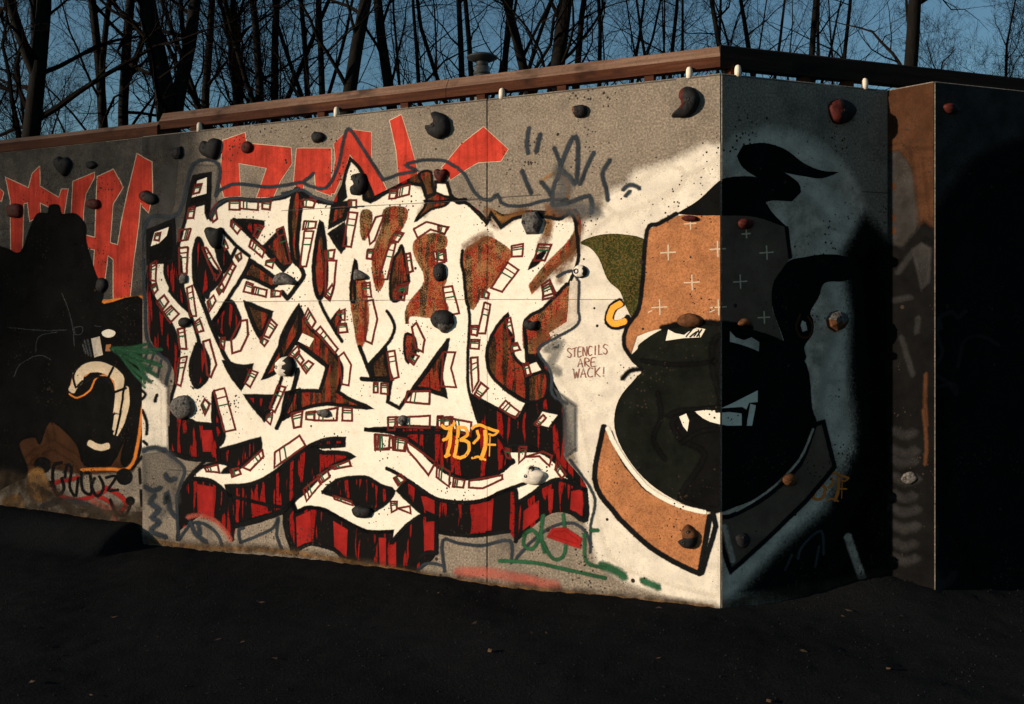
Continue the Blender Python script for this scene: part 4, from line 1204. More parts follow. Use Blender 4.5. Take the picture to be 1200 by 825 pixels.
# pale old coat between the figure and the first letter
fill('pale_coat', 'cloud', T('P', (162, 448), (176, 440), (192, 456), (193, 524), (162, 530)), (F_MID,), 4)
for q in (((62, 520), (85, 545), (70, 570)), ((70, 620), (92, 680), (90, 740)), ((140, 545), (130, 580)), ((75, 770), (95, 790))):
    stroke('dark_fleck', 'line', T('D', *q), 3.2, (F_MID,), soft=1.4)
# low scribbles on the bare foot of the wall
fill('grey_wash', 'wash', T('G', (70, 160), (180, 150), (260, 240), (230, 330), (240, 400), (160, 480), (110, 400), (75, 330)), (F_MID,), 5)
for q in (((130, 372), (108, 410), (150, 440), (118, 480), (150, 505), (112, 545), (185, 575)), ((180, 270), (200, 300), (230, 290)), ((80, 330), (120, 350), (160, 335)), ((180, 410), (190, 365), (205, 440), (232, 480)), ((70, 158), (120, 142), (185, 155)), ((300, 500), (330, 560), (380, 600)), ((340, 510), (350, 560))):
    stroke('grey_scribble', 'outline', T('G', *q), 4.5, FRONT, soft=2.6)
for q in (((640, 690), (820, 700), (1000, 740), (1155, 772)), ((852, 470), (842, 560), (860, 650)), ((850, 600), (900, 680), (958, 645), (948, 462)), ((1052, 560), (1060, 692), (1150, 725)), ((762, 562), (798, 540), (830, 580), (800, 632), (757, 612), (762, 562)), ((1080, 545), (1120, 540))):
    stroke('green_tag', 'green', T('H', *q), 4.0, FRONT, soft=1.6)
stroke('green_tag', 'green', T('P', (705, 662), (720, 668), (732, 676)), 7, FRONT, soft=5); stroke('green_tag', 'green', T('P', (752, 680), (772, 688)), 6, FRONT, soft=4)
stroke('red_mist', 'pink', T('H', (440, 745), (600, 750), (760, 780), (920, 812)), 10, FRONT, soft=6)
fill('red_mist', 'darkred', T('H', (900, 540), (960, 536), (1030, 585), (1026, 620), (970, 602), (880, 570)), FRONT, 2.5)
stroke('red_mist', 'pink', T('G', (290, 480), (350, 470), (440, 510), (500, 590)), 3, FRONT, soft=3)
stroke('rust_foot', 'ochre', T('P', (175, 634), (240, 642), (320, 645), (420, 660), (540, 681), (640, 692), (740, 702), (835, 711)), 3, FRONT, soft=3)
# cracked dark seam across the letters
stroke('seam', 'black', T('B', (250, 390), (360, 380), (400, 378)), 1.6, FRONT, soft=0.8); stroke('seam', 'black', T('B', (690, 352), (760, 356), (825, 348), 'C', (150, 345)), 3.0, FRONT, soft=1.2)
stroke('seam', 'slate', T('P', (330, 247), (400, 243), (530, 236), (590, 232)), 0.8, FRONT, soft=0.4)
stroke('seam', 'slate', T('P', (250, 354), (430, 352), (560, 351), (690, 351), (840, 350)), 0.7, FRONT, soft=0.4)

# --- yellow gothic initials
def initials(x0, y0, k, mk, faces):
    def st(*q, w=14):
        stroke('yellow_initials', mk, [(x0 + (x - 350) * k, y0 + (y - 10) * k) for x, y in q], w * k, faces, soft=0.5)
    st((362, 36), (385, 52), (412, 40), (425, 22)); st((366, 108), (390, 96), (402, 60)); st((406, 48), (402, 120), (388, 180), w=18); st((442, 40), (436, 120), (424, 188), w=16)
    st((438, 44), (475, 50), (486, 80), (452, 106), w=15); st((452, 106), (492, 120), (488, 170), (452, 194), (420, 182), w=15); st((378, 188), (400, 178))
    st((506, 52), (540, 34), (588, 52), (636, 66), w=15); st((636, 66), (612, 84), (590, 78), w=9); st((532, 62), (540, 96), (514, 124), w=13); st((574, 62), (572, 140), (552, 200), w=19)
    st((566, 128), (622, 131), w=9); st((596, 76), (592, 186), w=4); st((508, 196), (538, 188), (574, 204), w=10)
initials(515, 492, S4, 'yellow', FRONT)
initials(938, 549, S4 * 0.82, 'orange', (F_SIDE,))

# --- the big painted face that wraps round the corner
fill('painted_hair', 'olive', T('F1', (60, 438), (120, 415), (200, 413), (278, 440), (272, 560), (262, 640), (235, 690), (210, 650), (190, 600), (150, 562), (120, 490), (90, 455)), BOTH, 1.0, True)
stroke('painted_earring', 'line', T('F1', (196, 636), (166, 655), (152, 695), (172, 714), (208, 704), (222, 690)), 11, BOTH, soft=1)
stroke('painted_earring', 'yellow', T('F1', (194, 640), (167, 658), (155, 694), (174, 710), (208, 701)), 7, BOTH, soft=0.8)
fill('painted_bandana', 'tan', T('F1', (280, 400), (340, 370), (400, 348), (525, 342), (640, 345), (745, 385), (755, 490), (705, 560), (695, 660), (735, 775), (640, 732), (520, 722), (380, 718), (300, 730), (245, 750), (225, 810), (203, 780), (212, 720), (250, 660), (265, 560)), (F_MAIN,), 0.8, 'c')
fill('painted_bandana', 'tan_shaded', T('F1', (525, 342), (640, 345), (745, 385), (755, 490), (705, 560), (695, 660), (735, 775), (640, 732), (520, 722)), (F_SIDE,), 0.8)  # same bandana, its tan darkened to paint the shade
fill('painted_hair', 'black', T('F1', (380, 342), (450, 300), (520, 236), (560, 222), (630, 220), (672, 236), (602, 190), (580, 150), (600, 116), (670, 108), (740, 130), (800, 175), (860, 200), (916, 205), (860, 223), (800, 216), (735, 204), (782, 240), (791, 270), (762, 300), (700, 297), (672, 303), (700, 345), (745, 388), (640, 352), (525, 347), (450, 347)), BOTH, 1.0, 'c')
fill('painted_hair', 'black', T('F1', (755, 500), (800, 490), (860, 480), (930, 484), (971, 510), (971, 550), (930, 566), (870, 572), (850, 620), (822, 670), (832, 700), (830, 742), (802, 785), (805, 830), (740, 830), (735, 760), (700, 660), (700, 580), (730, 530)), (F_SIDE,), 1.0, True)
stroke('painted_outline', 'line', T('F1', (380, 342), (320, 375), (280, 398), (266, 560), (252, 660), (212, 722), (203, 780), (235, 830)), 5.0, BOTH, soft=1.2)
stroke('painted_outline', 'line', T('F1', (745, 388), (756, 490)), 4.0, (F_SIDE,), soft=1)
stroke('painted_earring', 'rust', T('F1', (790, 680), (776, 720), (790, 752), (818, 752), (830, 715), (815, 685)), 3.0, (F_SIDE,), soft=0.8)
fill('painted_earring', 'greyw', T('F1', (797, 700), (807, 705), (812, 730), (798, 735), (792, 715)), (F_SIDE,), 0.8)
fill('painted_skin', 'face', T('F2', (198, 135), (255, 100), (330, 86), (400, 90), (480, 102), (560, 132), (618, 190), (632, 300), (642, 345), (602, 432), (522, 512), (432, 552), (382, 564), (300, 540), (220, 490), (162, 422), (132, 350), (142, 280), (185, 225), (200, 205), (172, 175), (190, 150)), BOTH, 1.0, True)
fill('painted_skin', 'black', T('F2', (390, 120), (480, 112), (560, 140), (610, 195), (622, 300), (632, 345), (592, 425), (515, 502), (430, 545), (385, 558), (330, 545), (300, 520), (360, 420), (300, 380), (280, 330), (340, 310), (400, 290), (380, 200)), BOTH, 4.0, True)
for q in (((250, 96), (330, 82), (400, 84), (480, 96)), ((265, 320), (300, 306), (380, 300), (450, 290), (500, 255)), ((150, 225), (170, 205), (200, 200)), ((240, 260), (250, 320), (230, 380), (260, 430)), ((200, 180), (300, 190), (390, 180)), ((300, 390), (350, 360), (420, 350), (490, 345))):
    stroke('painted_skin', 'black', T('F2', *q), 5, BOTH, soft=2.5)
EYE_W = [T('F4', (245, 213), (280, 232), (330, 242), (352, 225), (398, 203), (442, 210), (418, 252), (330, 256), (232, 270)), T('F4', (575, 222), (605, 255), (650, 270), (690, 254), (730, 280), (728, 328), (690, 311), (630, 290), (575, 276))]
for q in EYE_W: fill('painted_eye', 'greyw' if q is EYE_W[1] else 'white', q, BOTH, 0.5)
for q in (((340, 250), (372, 212)), ((360, 252), (400, 222), (382, 248)), ((405, 212), (412, 250)), ((425, 212), (398, 250))):
    stroke('painted_eye', 'line', T('F4', *q), 1.6, BOTH, soft=0.6)
for q in (T('F4', (305, 680), (340, 664), (355, 700), (346, 757), (325, 730)), T('F4', (388, 652), (440, 645), (510, 648), (636, 664), (636, 726), (560, 727), (510, 716), (470, 706), (430, 686)), T('F4', (528, 634), (600, 602), (722, 540), (722, 600), (676, 604), (662, 640), (640, 626)), T('F4', (684, 612), (712, 620), (692, 727), (664, 727))):
    fill('painted_teeth', 'white', q, BOTH, 0.5)
stroke('painted_teeth', 'line', T('F4', (500, 652), (640, 640), (660, 720)), 3.0, BOTH, soft=0.7, smooth=False)
CL = T('F2', (104, 345), (80, 480), (126, 560), (205, 640), (280, 690), (348, 722), (374, 572), (290, 553), (210, 508), (150, 430), (120, 360))
fill('painted_collar', 'tan', CL, BOTH[:1], 0.8, 'c'); stroke('collar_line', 'line', CL[:6], 5.5, (F_MAIN,), soft=1.2); stroke('collar_line', 'line', CL[5:7], 5.5, (F_MAIN,), soft=1.2); stroke('collar_line', 'line', T('F2', (120, 360), (150, 430), (205, 500), (235, 520)), 3.5, (F_MAIN,), soft=1.2)
stroke('collar_line', 'white', T('F2', (112, 350), (145, 415), (212, 500), (290, 546), (362, 566)), 4.5, (F_MAIN,), soft=1.2)
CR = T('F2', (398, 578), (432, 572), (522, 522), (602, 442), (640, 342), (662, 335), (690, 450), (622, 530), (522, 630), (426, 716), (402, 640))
fill('painted_collar', 'tan_shaded', CR, (F_SIDE,), 0.8, 'c'); stroke('collar_line', 'line', CR, 5.0, (F_SIDE,), soft=1.2, smooth='c', closed=True)  # collar tan darkened here to paint its shade
stroke('collar_line', 'greymist', T('F2', (440, 562), (520, 512), (600, 432), (636, 352)), 2.6, (F_SIDE,), soft=1); stroke('collar_line', 'greymist', T('F2', (410, 600), (432, 690)), 5, (F_SIDE,), soft=2.5)
stroke('collar_line', 'line', T('F2', (380, 565), (388, 600), (352, 722)), 5.5, BOTH, soft=1.2, smooth=False)
for x, y, r in ((783, 296, 9), (841, 292, 9), (898, 296, 8), (811, 331, 9), (867, 330, 8), (773, 360, 9), (842, 360, 9), (895, 372, 7), (809, 262, 7), (874, 274, 5)):
    for q in ([(x - r, y + 0.5), (x + r, y - 0.5)], [(x, y - r), (x + 0.6, y + r)]):
        stroke('painted_cross', 'cream', q, 1.5, BOTH, soft=0.5, smooth=False)
stroke('painted_cross', 'cream', [(760, 366), (764, 364)], 1.2, BOTH, soft=0.5); stroke('painted_cross', 'cream', [(832, 366), (838, 363)], 1.2, BOTH, soft=0.5)

# --- thin hand written line beside the face
GLY = {'S': [[(1, .1), (.3, 0), (0, .25), (.6, .5), (.9, .75), (.5, 1), (0, .9)]], 'T': [[(0, .1), (1, 0)], [(.5, .05), (.45, 1)]], 'E': [[(.9, 0), (.1, .05), (.05, 1), (.9, .95)], [(.05, .5), (.7, .45)]], 'N': [[(0, 1), (.05, 0), (.8, 1), (.95, 0)]],
       'C': [[(.95, .1), (.4, 0), (0, .5), (.3, 1), (.9, .9)]], 'I': [[(.5, 0), (.45, 1)]], 'L': [[(.1, 0), (.1, 1), (.9, .92)]], 'A': [[(0, 1), (.5, 0), (.95, 1)], [(.15, .65), (.85, .6)]], 'R': [[(.1, 1), (.1, 0), (.8, .1), (.8, .4), (.15, .5), (.9, 1)]],
       'W': [[(0, 0), (.25, 1), (.5, .35), (.72, 1), (1, 0)]], 'K': [[(.1, 0), (.1, 1)], [(.9, 0), (.15, .55), (.95, 1)]], '!': [[(.4, 0), (.35, .7)], [(.32, .92), (.34, 1)]], 'O': [[(.5, 0), (.05, .4), (.4, 1), (.9, .6), (.5, 0)]]}
def write(name, txt, x0, y0, x1, h, slope, mk, w, faces):
    n = len(txt); adv = (x1 - x0) / n
    for i, ch in enumerate(txt):
        for g in GLY.get(ch, []):
            q = [(x0 + adv * (i + 0.82 * gx), y0 + slope * adv * i + h * gy + random.uniform(-0.4, 0.4)) for gx, gy in g]
            stroke(name, mk, q, w, faces, soft=0.4, smooth=len(q) > 3)
write('written_line', 'STENCILS', 665, 408, 713, 11, -0.10, 'script', 0.72, (F_MAIN,))
write('written_line', 'ARE', 677, 420, 700, 10, -0.05, 'script', 0.72, (F_MAIN,))
write('written_line', 'WACK!', 672, 432, 713, 11, -0.06, 'script', 0.72, (F_MAIN,))

# --- far stretch: black hooded figure with spray can
FA = (F_FAR,)
N = 'painted_figure'
fill('rust_ground', 'rust', T('Z5', (0, 350), (60, 300), (150, 240), (280, 300), (440, 200), (460, 240), (440, 330), (415, 410), (260, 420), (160, 400), (90, 410), (0, 450)), FA, 5)
fill(N, 'black', T('P', (-40, 292), (0, 290), (18, 297), (26, 290), (33, 270), (42, 251), (54, 250), (57, 241), (67, 241), (71, 251), (87, 251), (98, 264), (99, 284), (109, 318), (119, 343), (120, 357), (170, 355), (170, 470), (158, 545), (140, 540), (150, 500), (128, 545), (98, 545), (88, 520), (62, 495), (52, 500), (45, 520), (38, 512), (20, 520), (30, 550), (20, 562), (-40, 560)), FA, 1.8, True)
for q in (((150, 255), (160, 330), (110, 362), (75, 390)), ((160, 330), (240, 382), (262, 418)), ((75, 300), (60, 340), (100, 352))):
    stroke('rust_ground', 'rust', T('Z5', *q), 9, FA, soft=4)
stroke('orange_line', 'orange', T('Z5', (258, 415), (340, 412), (412, 408), (440, 330), (458, 200)), 3.2, FA, soft=1.4)
for q, w in ((((226, 160), (238, 140), (250, 128)), 9), (((244, 135), (252, 102), (292, 82), (340, 90), (376, 118), (384, 165), (374, 225)), 12.5), (((402, 150), (404, 205), (388, 262), (368, 300)), 6), (((372, 240), (366, 285)), 6), (((282, 328), (312, 342), (345, 338)), 8)):
    stroke('painted_glove', 'glove', T('Z5', *q), w, FA, soft=1.0)
for q in (((218, 170), (245, 182), (285, 158), (306, 118), (345, 112), (366, 150), (360, 230)), ((268, 112), (296, 90), (318, 66)), ((352, 92), (392, 130)), ((232, 112), (222, 150))):
    stroke('orange_line', 'orange', T('Z5', *q), 1.9, FA, soft=0.8)
for q in (((240, 150), (232, 110), (256, 76), (300, 60), (352, 72), (398, 108), (392, 170), (382, 240), (366, 310)), ((342, 120), (360, 84)), ((362, 165), (402, 150)), ((262, 140), (300, 116), (340, 122), (362, 170), (352, 250)), ((244, 148), (262, 128))):
    stroke('painted_line', 'line', T('Z5', *q), 2.6, FA, soft=0.8)
fill('painted_can', 'greyw', T('Z4', (290, 597), (316, 590), (326, 648), (300, 656)), FA, 0.6)
fill('painted_can', 'white', T('Z4', (325, 575), (345, 567), (366, 575), (360, 588), (342, 592), (328, 586)), FA, 0.6, True)
for q in (((268, 602), (280, 650)), ((278, 600), (290, 655)), ((262, 615), (272, 645))):
    stroke('painted_can', 'slate', T('Z4', *q), 1.8, FA, soft=0.7)
fill('painted_can', 'tan', T('Z4', (338, 617), (352, 615), (350, 636), (336, 636)), FA, 0.6)
_gr = random.Random(3)
for _i in range(16):
    _t = _i / 15.0
    _e = (505 + _gr.uniform(-40, 18), 612 + 140 * _t + _gr.uniform(-8, 8))
    _m = (430 + _gr.uniform(-15, 10), 622 + 70 * _t + _gr.uniform(-6, 6))
    stroke('green_spray', 'greenmist', T('Z4', (352 + 30 * _t, 628 + 18 * _t), _m, _e), _gr.uniform(1.6, 4.2), (F_FAR, F_MID), soft=1.6)
for q in (((25, 560), (130, 570), (210, 568)), ((195, 450), (215, 500), (230, 560), (235, 620)), ((235, 560), (260, 558), (258, 580), (238, 582), (235, 560)), ((110, 640), (120, 590), (180, 575)), ((40, 720), (60, 680), (120, 650), (160, 665)), ((300, 555), (320, 558))):
    stroke('faint_line', 'slate', T('Z4', *q), 0.8, FA, soft=0.4)
# foot of the far stretch: loops of a tag, blotches and arcs
for q in (((250, 440), (170, 460), (190, 500), (260, 510), (340, 480)), ((330, 470), (385, 500), (400, 530), (375, 560)), ((310, 500), (350, 520), (372, 560))):
    stroke('red_tag', 'darkred', T('Z5', *q), 4.5, FA, soft=2)
for q in (((195, 392), (170, 400), (165, 450), (180, 492), (200, 480), (195, 440)), ((205, 440), (210, 400), (225, 410), (220, 470), (240, 498), (246, 440)), ((256, 420), (262, 480), (290, 490), (285, 430), (270, 425)), ((300, 440), (290, 470), (310, 500), (330, 470), (315, 435)), ((335, 440), (370, 436), (345, 480), (378, 478)), ((350, 510), (370, 555), (400, 560), (415, 530))):
    stroke('black_tag', 'line', T('Z5', *q), 3.2, FA, soft=0.9)
for x, y, r in ((132, 400, 9), (396, 437, 9), (415, 515, 4.5), (158, 460, 3)):
    fill('black_tag', 'line', [(x / 2.75 + r * math.cos(a * 0.7), 400 + y / 2.75 + r * math.sin(a * 0.7)) for a in range(9)], FA, 1.5, True)
fill('ochre_blotch', 'ochre', T('Z5', (95, 430), (125, 420), (148, 480), (130, 512), (95, 490)), FA, 4, True); fill('ochre_blotch', 'ochre', T('Z5', (10, 515), (50, 500), (66, 525), (20, 538)), FA, 3, True)
stroke('grey_scribble', 'outline', T('Z5', (130, 535), (180, 518), (240, 518), (300, 540), (345, 575)), 6, FA, soft=3.5)
stroke('red_tag', 'pink', T('Z5', (290, 515), (340, 540), (370, 575)), 5, FA, soft=2.5)
for q in (((435, 395), (455, 370)), ((445, 410), (448, 460)), ((450, 480), (452, 530))):
    stroke('black_tag', 'line', T('Z5', *q), 3, FA, soft=1)
stroke('ochre_blotch', 'ochre', T('P', (0, 600), (60, 602), (120, 610), (160, 612)), 2.5, FA, soft=2.5)

# --- buttress and the face beyond it, with shade painted in as dark coats
fill('black_spray_and_shade', 'shade_coat', T('P', (1020, 60), (1120, 60), (1120, 730), (1020, 730)), (F_BUT,), 2)  # dims the whole buttress, painted in place of shade
fill('rust_brown_patch', 'rust', T('P', (1030, 90), (1110, 80), (1110, 200), (1085, 215), (1066, 185), (1056, 172), (1030, 176)), (F_BUT,), 5)  # upper buttress toned a dim rust brown
fill('rust_brown_patch', 'rust', T('P', (1074, 180), (1112, 180), (1112, 270), (1084, 260)), (F_BUT,), 8)
fill('black_spray_and_shade', 'black', T('P', (1030, 290), (1060, 300), (1084, 270), (1112, 290), (1112, 720), (1030, 720)), (F_BUT,), 9)  # black over the lower buttress, shade painted as colour
for q in (((1052, 320), (1070, 296), (1082, 288)), ((1046, 352), (1068, 348)), ((1056, 395), (1064, 420), (1070, 440)), ((1076, 372), (1074, 390))):
    stroke('grey_mark', 'dim', list(q), 6, (F_BUT,), soft=3)
fill('pale_patch', 'dim', T('P', (1070, 293), (1080, 286), (1090, 292), (1088, 330), (1080, 338)), (F_BUT,), 2.5)
for q in (((1085, 438), (1084, 470), (1086, 500)), ((1082, 480), (1086, 520), (1084, 545))):
    stroke('lit_edge_paint', 'rust', list(q), 4, (F_BUT,), soft=2.2)  # red strip painting the sunlit outer edge of the buttress
for k in range(9):
    y = 505 + k * 18 + random.uniform(-4, 4)
    stroke('grey_mark', 'dim', [(1042 + random.uniform(0, 8), y), (1060, y + 6), (1070 + random.uniform(0, 14), y + 2)], 7, (F_BUT,), soft=6)
for x, y in ((1047, 218), (1047, 255), (1047, 270)):
    fill('orange_spot', 'rust', [(x - 2, y - 3), (x + 2, y - 2), (x + 2.5, y + 3), (x - 1.5, y + 4)], (F_BUT,), 1.5)
fill('painted_shade', 'shade_coat', T('P', (1080, 60), (1500, 60), (1500, 760), (1080, 760)), (F_OUT,), 2)  # darkens the whole outer face in place of deeper shade
fill('black_spray_and_shade', 'black', T('P', (1088, 280), (1120, 250), (1150, 205), (1190, 185), (1300, 170), (1300, 720), (1140, 720), (1110, 640), (1088, 640)), (F_OUT,), 22)
for q in (((1088, 390), (1102, 384), (1100, 372), (1116, 366), (1122, 372), (1132, 364)), ((1100, 372), (1098, 392), (1104, 412), (1096, 428), (1090, 436)), ((1090, 436), (1110, 448), (1120, 462)), ((1122, 430), (1130, 400), (1150, 394), (1170, 404)), ((1092, 455), (1118, 450), (1121, 462)), ((1092, 600), (1098, 620), (1096, 650))):
    stroke('grey_mark', 'dim', list(q), 4, (F_OUT,), soft=2)
stroke('grey_mark', 'dim', [(1094, 688), (1110, 682), (1118, 672)], 9, (F_OUT,), soft=4)
stroke('lit_edge_paint', 'rust', [(1090, 440), (1089, 500), (1090, 560), (1089, 620)], 2.2, (F_OUT,), soft=1)  # same sunlit edge, painted on the outer face

FOOT = T('P', (168, 633), (240, 641), (320, 645), (420, 660), (540, 681), (640, 692), (740, 702), (838, 712))
stroke('soil_splash', 'splash', FOOT, 8, FRONT, soft=7)
stroke('soil_splash', 'splash', T('P', (-20, 598), (60, 600), (120, 606), (170, 610)), 9, FA, soft=8)
stroke('soil_splash', 'splash', T('P', (845, 712), (900, 700), (960, 690), (1040, 672)), 10, (F_SIDE,), soft=8)
fill('soil_splash', 'splash', T('P', (-30, 552), (40, 566), (90, 596), (165, 600), (165, 625), (-30, 625)), FA, 10)
for (fid, name, mk), (fc, vs_, fs_, al) in PAINT.items():
    mesh_obj(name, vs_, fs_, PM[mk], fc.panel, alpha=al)
# ------------------------------------------------------------------ climbing holds bolted to the wall
HG = 'climbing holds bolted to the concrete wall'
def hold(pl, out, mat, height, label, bolt=None, tip=None, ring=None, w=0.0, facets=False, smooth=True, second=None):
    """out: outline in photo pixels on plane pl; a rounded resin lump standing proud of the wall"""
    height *= 0.62
    P = [pl.uv(*p) for p in out]
    cu = sum(p[0] for p in P) / len(P); cz = sum(p[1] for p in P) / len(P)
    x, y, _ = pl.world(cu, w, 0)
    o = empty('climbing_hold', (x, y, cz), pl.rz)
    setp(o, label, 'climbing hold', HG)
    if not facets:
        Q_ = curve([(p[0] - cu, p[1] - cz) for p in P], True, 3)
    else:
        Q_ = [(p[0] - cu, p[1] - cz) for p in P]
    tu, tz = (0.0, 0.0) if tip is None else (pl.uv(*tip)[0] - cu, pl.uv(*tip)[1] - cz)
    rng = random.Random(hash(label) % 9999 if False else len(label) * 37 + int(cu * 100))
    prof = [(1.0, 0.0), (0.98, 0.35), (0.84, 0.72), (0.55, 0.95), (0.24, 1.0)] if not facets else [(1.0, 0.0), (0.82, 0.7), (0.45, 1.0)]
    vs_, fs_ = [], []
    n = len(Q_)
    for s, h in prof:
        for k, (a, b) in enumerate(Q_):
            j = 1 + rng.uniform(-0.035, 0.035)
            vs_.append((tu * (1 - s) + a * s * j, -height * h * (1 + rng.uniform(-0.07, 0.06)) + (0.006 if h == 0 else 0), tz * (1 - s) + b * s * j))
    for i in range(len(prof) - 1):
        for k in range(n):
            j = (k + 1) % n
            fs_.append((i * n + k, i * n + j, (i + 1) * n + j, (i + 1) * n + k))
    vs_.append((tu, -height * (1.0 if not facets else 1.02), tz))
    b = (len(prof) - 1) * n
    for k in range(n): fs_.append((b + k, b + (k + 1) % n, len(vs_) - 1))
    body = mesh_obj('body', vs_, fs_, mat, o, not facets)
    if second:
        body.data.materials.append(second[0])
        me = body.data
        for p in me.polygons:
            if second[1](p.center): p.material_index = 1
    for bp in (bolt or []):
        bu, bz = pl.uv(bp[0], bp[1])
        r = bp[2] * 0.0050
        du, dz = bu - cu - tu, bz - cz - tz
        rad = math.hypot(du, dz)
        edge = max((math.hypot(a - tu, b2 - tz) for a, b2 in Q_ if (a - tu) * du + (b2 - tz) * dz > 0.8 * rad * math.hypot(a - tu, b2 - tz)), default=0.05) if rad > 0.004 else 1.0
        sfr = min(1.0, rad / edge)
        hh = 1.0
        for (s0, h0), (s1, h1) in zip(prof, prof[1:]):
            if s1 <= sfr <= s0: hh = h0 + (h1 - h0) * (s0 - sfr) / (s0 - s1)
        bv, bf = [], []
        seg = 10
        for rr, yy in ((r, height * 0.6), (r, 0.0), (r * 0.6, 0.0), (r * 0.55, 0.004)):
            for k in range(seg):
                t = 6.2832 * k / seg
                bv.append((rr * math.cos(t), yy, rr * math.sin(t)))
        for i in range(3):
            for k in range(seg):
                j = (k + 1) % seg
                bf.append((i * seg + k, i * seg + j, (i + 1) * seg + j, (i + 1) * seg + k))
        bf.append(tuple(3 * seg + k for k in range(seg)))
        bo = mesh_obj('bolt', bv, bf, M['bolt'], o, True)
        bo.location = (bu - cu, -height * hh - 0.003, bz - cz)
    return o

def ell(x, y, rx, ry, n=9, seed=0, jit=0.14):
    rng = random.Random(seed + int(x * 7 + y))
    return [(x + rx * math.cos(6.2832 * k / n) * (1 + rng.uniform(-jit, jit)), y - ry * math.sin(6.2832 * k / n) * (1 + rng.uniform(-jit, jit))) for k in range(n)]
BK, RD, GY, WH, BN = M['hold_black'], M['hold_red'], M['hold_grey'], M['hold_white'], M['hold_brown']
W0 = 0.016
hold(PL_MAIN, [(62, 188), (68, 183), (73, 186), (78, 184), (83, 191), (80, 200), (75, 207), (70, 203), (65, 197)], BK, 0.07, 'heart shaped black hold above the first red letters', [(74, 193, 2)], w=W0)
hold(PL_MAIN, ell(106, 193, 6.5, 4.5), BK, 0.045, 'small dark hold beside the heart shaped one', w=W0)
hold(PL_MAIN, ell(16, 247, 10, 9.5), RD, 0.06, 'dark red hold on the red letter left of the black hood', [(16, 246, 2.2)], w=W0)
hold(PL_MAIN, ell(108.5, 239, 8.5, 6.5), RD, 0.055, 'dark hold with reddish centre on the tall red letter', [(108, 239, 2)], w=W0)
hold(PL_MAIN, [(165, 226), (172, 223), (178, 226), (185, 231), (184, 238), (176, 240), (168, 236), (164, 231)], BK, 0.06, 'black wedge hold on the tip of the last tall red letter', [(171, 230, 2)], w=W0 * 0, second=(RD, lambda c: c.x < -0.01))
hold(PL_MAIN, ell(118, 334, 6.5, 8), BK, 0.05, 'dark hold under the tall red letter by the black figure', w=W0)
hold(PL_MAIN, [(202, 176), (206, 173), (214, 171), (215, 181), (212, 187), (205, 187), (201, 183)], BK, 0.055, 'angular black hold beside the twin lobed black one', facets=True)
hold(PL_MAIN, [(235, 172), (239, 165), (246, 167), (250, 162), (259, 165), (258, 178), (254, 187), (247, 186), (240, 183), (235, 178)], BK, 0.075, 'large twin lobed black hold beside the red letters', [(242, 174, 1.8)])
hold(PL_MAIN, ell(290, 173, 6.5, 7), RD, 0.05, 'round dark red hold on the red bar shaped letter', [(289, 173, 1.8)])
hold(PL_MAIN, ell(373, 161, 7.5, 7), BK, 0.055, 'round charcoal hold above the square red letter', [(374, 160, 1.6)])
hold(PL_MAIN, [(506, 133), (511, 131), (520, 134), (526, 139), (528, 149), (527, 156), (521, 161), (514, 163), (505, 159), (500, 153), (499, 148), (504, 148), (509, 143), (509, 138)], BK, 0.085, 'large black crescent hold above the red lettering', [(510.5, 148, 2.6)], tip=(517, 148))
hold(PL_MAIN, [(671, 127), (675, 124), (683, 123), (688, 126), (688, 134), (683, 138), (676, 138), (672, 133)], BK, 0.06, 'small black hold on bare concrete below the rail', [(678, 131, 2)], second=(BN, lambda c: c.x < -0.03))
hold(PL_MAIN, [(797, 107), (803, 102), (811, 103), (818, 109), (820, 119), (816, 129), (808, 136), (797, 138), (787, 137), (795, 130), (799, 121), (796, 114)], BK, 0.085, 'big comma shaped red and black hold near the wall corner', [(808, 118, 2.6)], tip=(810, 118), second=(RD, lambda c: c.x < -0.005 and c.z > -0.03))
hold(PL_MAIN, [(412, 206), (420, 203), (428, 204), (430, 214), (428, 224), (421, 229), (413, 228), (411, 221), (416, 216)], BK, 0.06, 'black hold with several finger holes on the pointed white letter', [(418, 208, 2.4), (422, 214, 2.2), (418, 221, 2.2)])
hold(PL_MAIN, [(509, 201), (513, 198), (517, 200), (522, 198), (525, 203), (522, 210), (517, 214), (511, 209)], RD, 0.055, 'heart shaped dark red hold at the letter top', [(516, 204, 1.8)])
hold(PL_MAIN, [(612, 252), (618, 248), (630, 247), (637, 259), (631, 275), (617, 275), (611, 262)], GY, 0.085, 'grey faceted hexagonal hold beside the blue tag', [(617, 261, 2.4)], facets=True, tip=(626, 260))
hold(PL_MAIN, [(321, 331), (325, 322), (332, 319), (340, 323), (348, 330), (346, 334), (335, 333), (325, 334)], GY, 0.075, 'pale grey wedge hold on the crossed white letters', [(332, 327, 2)], tip=(330, 327))
hold(PL_MAIN, [(509, 313), (514, 309), (521, 310), (523, 319), (521, 327), (514, 330), (509, 324)], BK, 0.055, 'dark oval hold with bored centre amid speckled paint', [(516, 322, 3), (518, 314, 1.6)])
hold(PL_MAIN, [(241, 270), (246, 266), (254, 268), (261, 267), (261, 279), (258, 290), (251, 291), (245, 282)], BK, 0.075, 'tall black hold between the first white letter strokes')
hold(PL_MAIN, [(417, 316), (424, 318), (431, 323), (431, 327), (423, 328), (416, 328)], GY, 0.06, 'small pale triangular hold on the central white letter', tip=(422, 324))
hold(PL_MAIN, [(506, 372), (512, 364), (522, 363), (531, 369), (532, 380), (526, 387), (520, 390), (515, 386), (508, 381)], BK, 0.08, 'chunky black hold with grey lower lip on white letter', [(513, 373, 1.8)], second=(GY, lambda c: c.z < -0.02 and c.x > -0.02))
hold(PL_MAIN, [(614, 380), (618, 375), (624, 377), (631, 376), (631, 382), (628, 387), (621, 387), (616, 384)], BK, 0.055, 'small lumpy black hold on the speckled red counter')
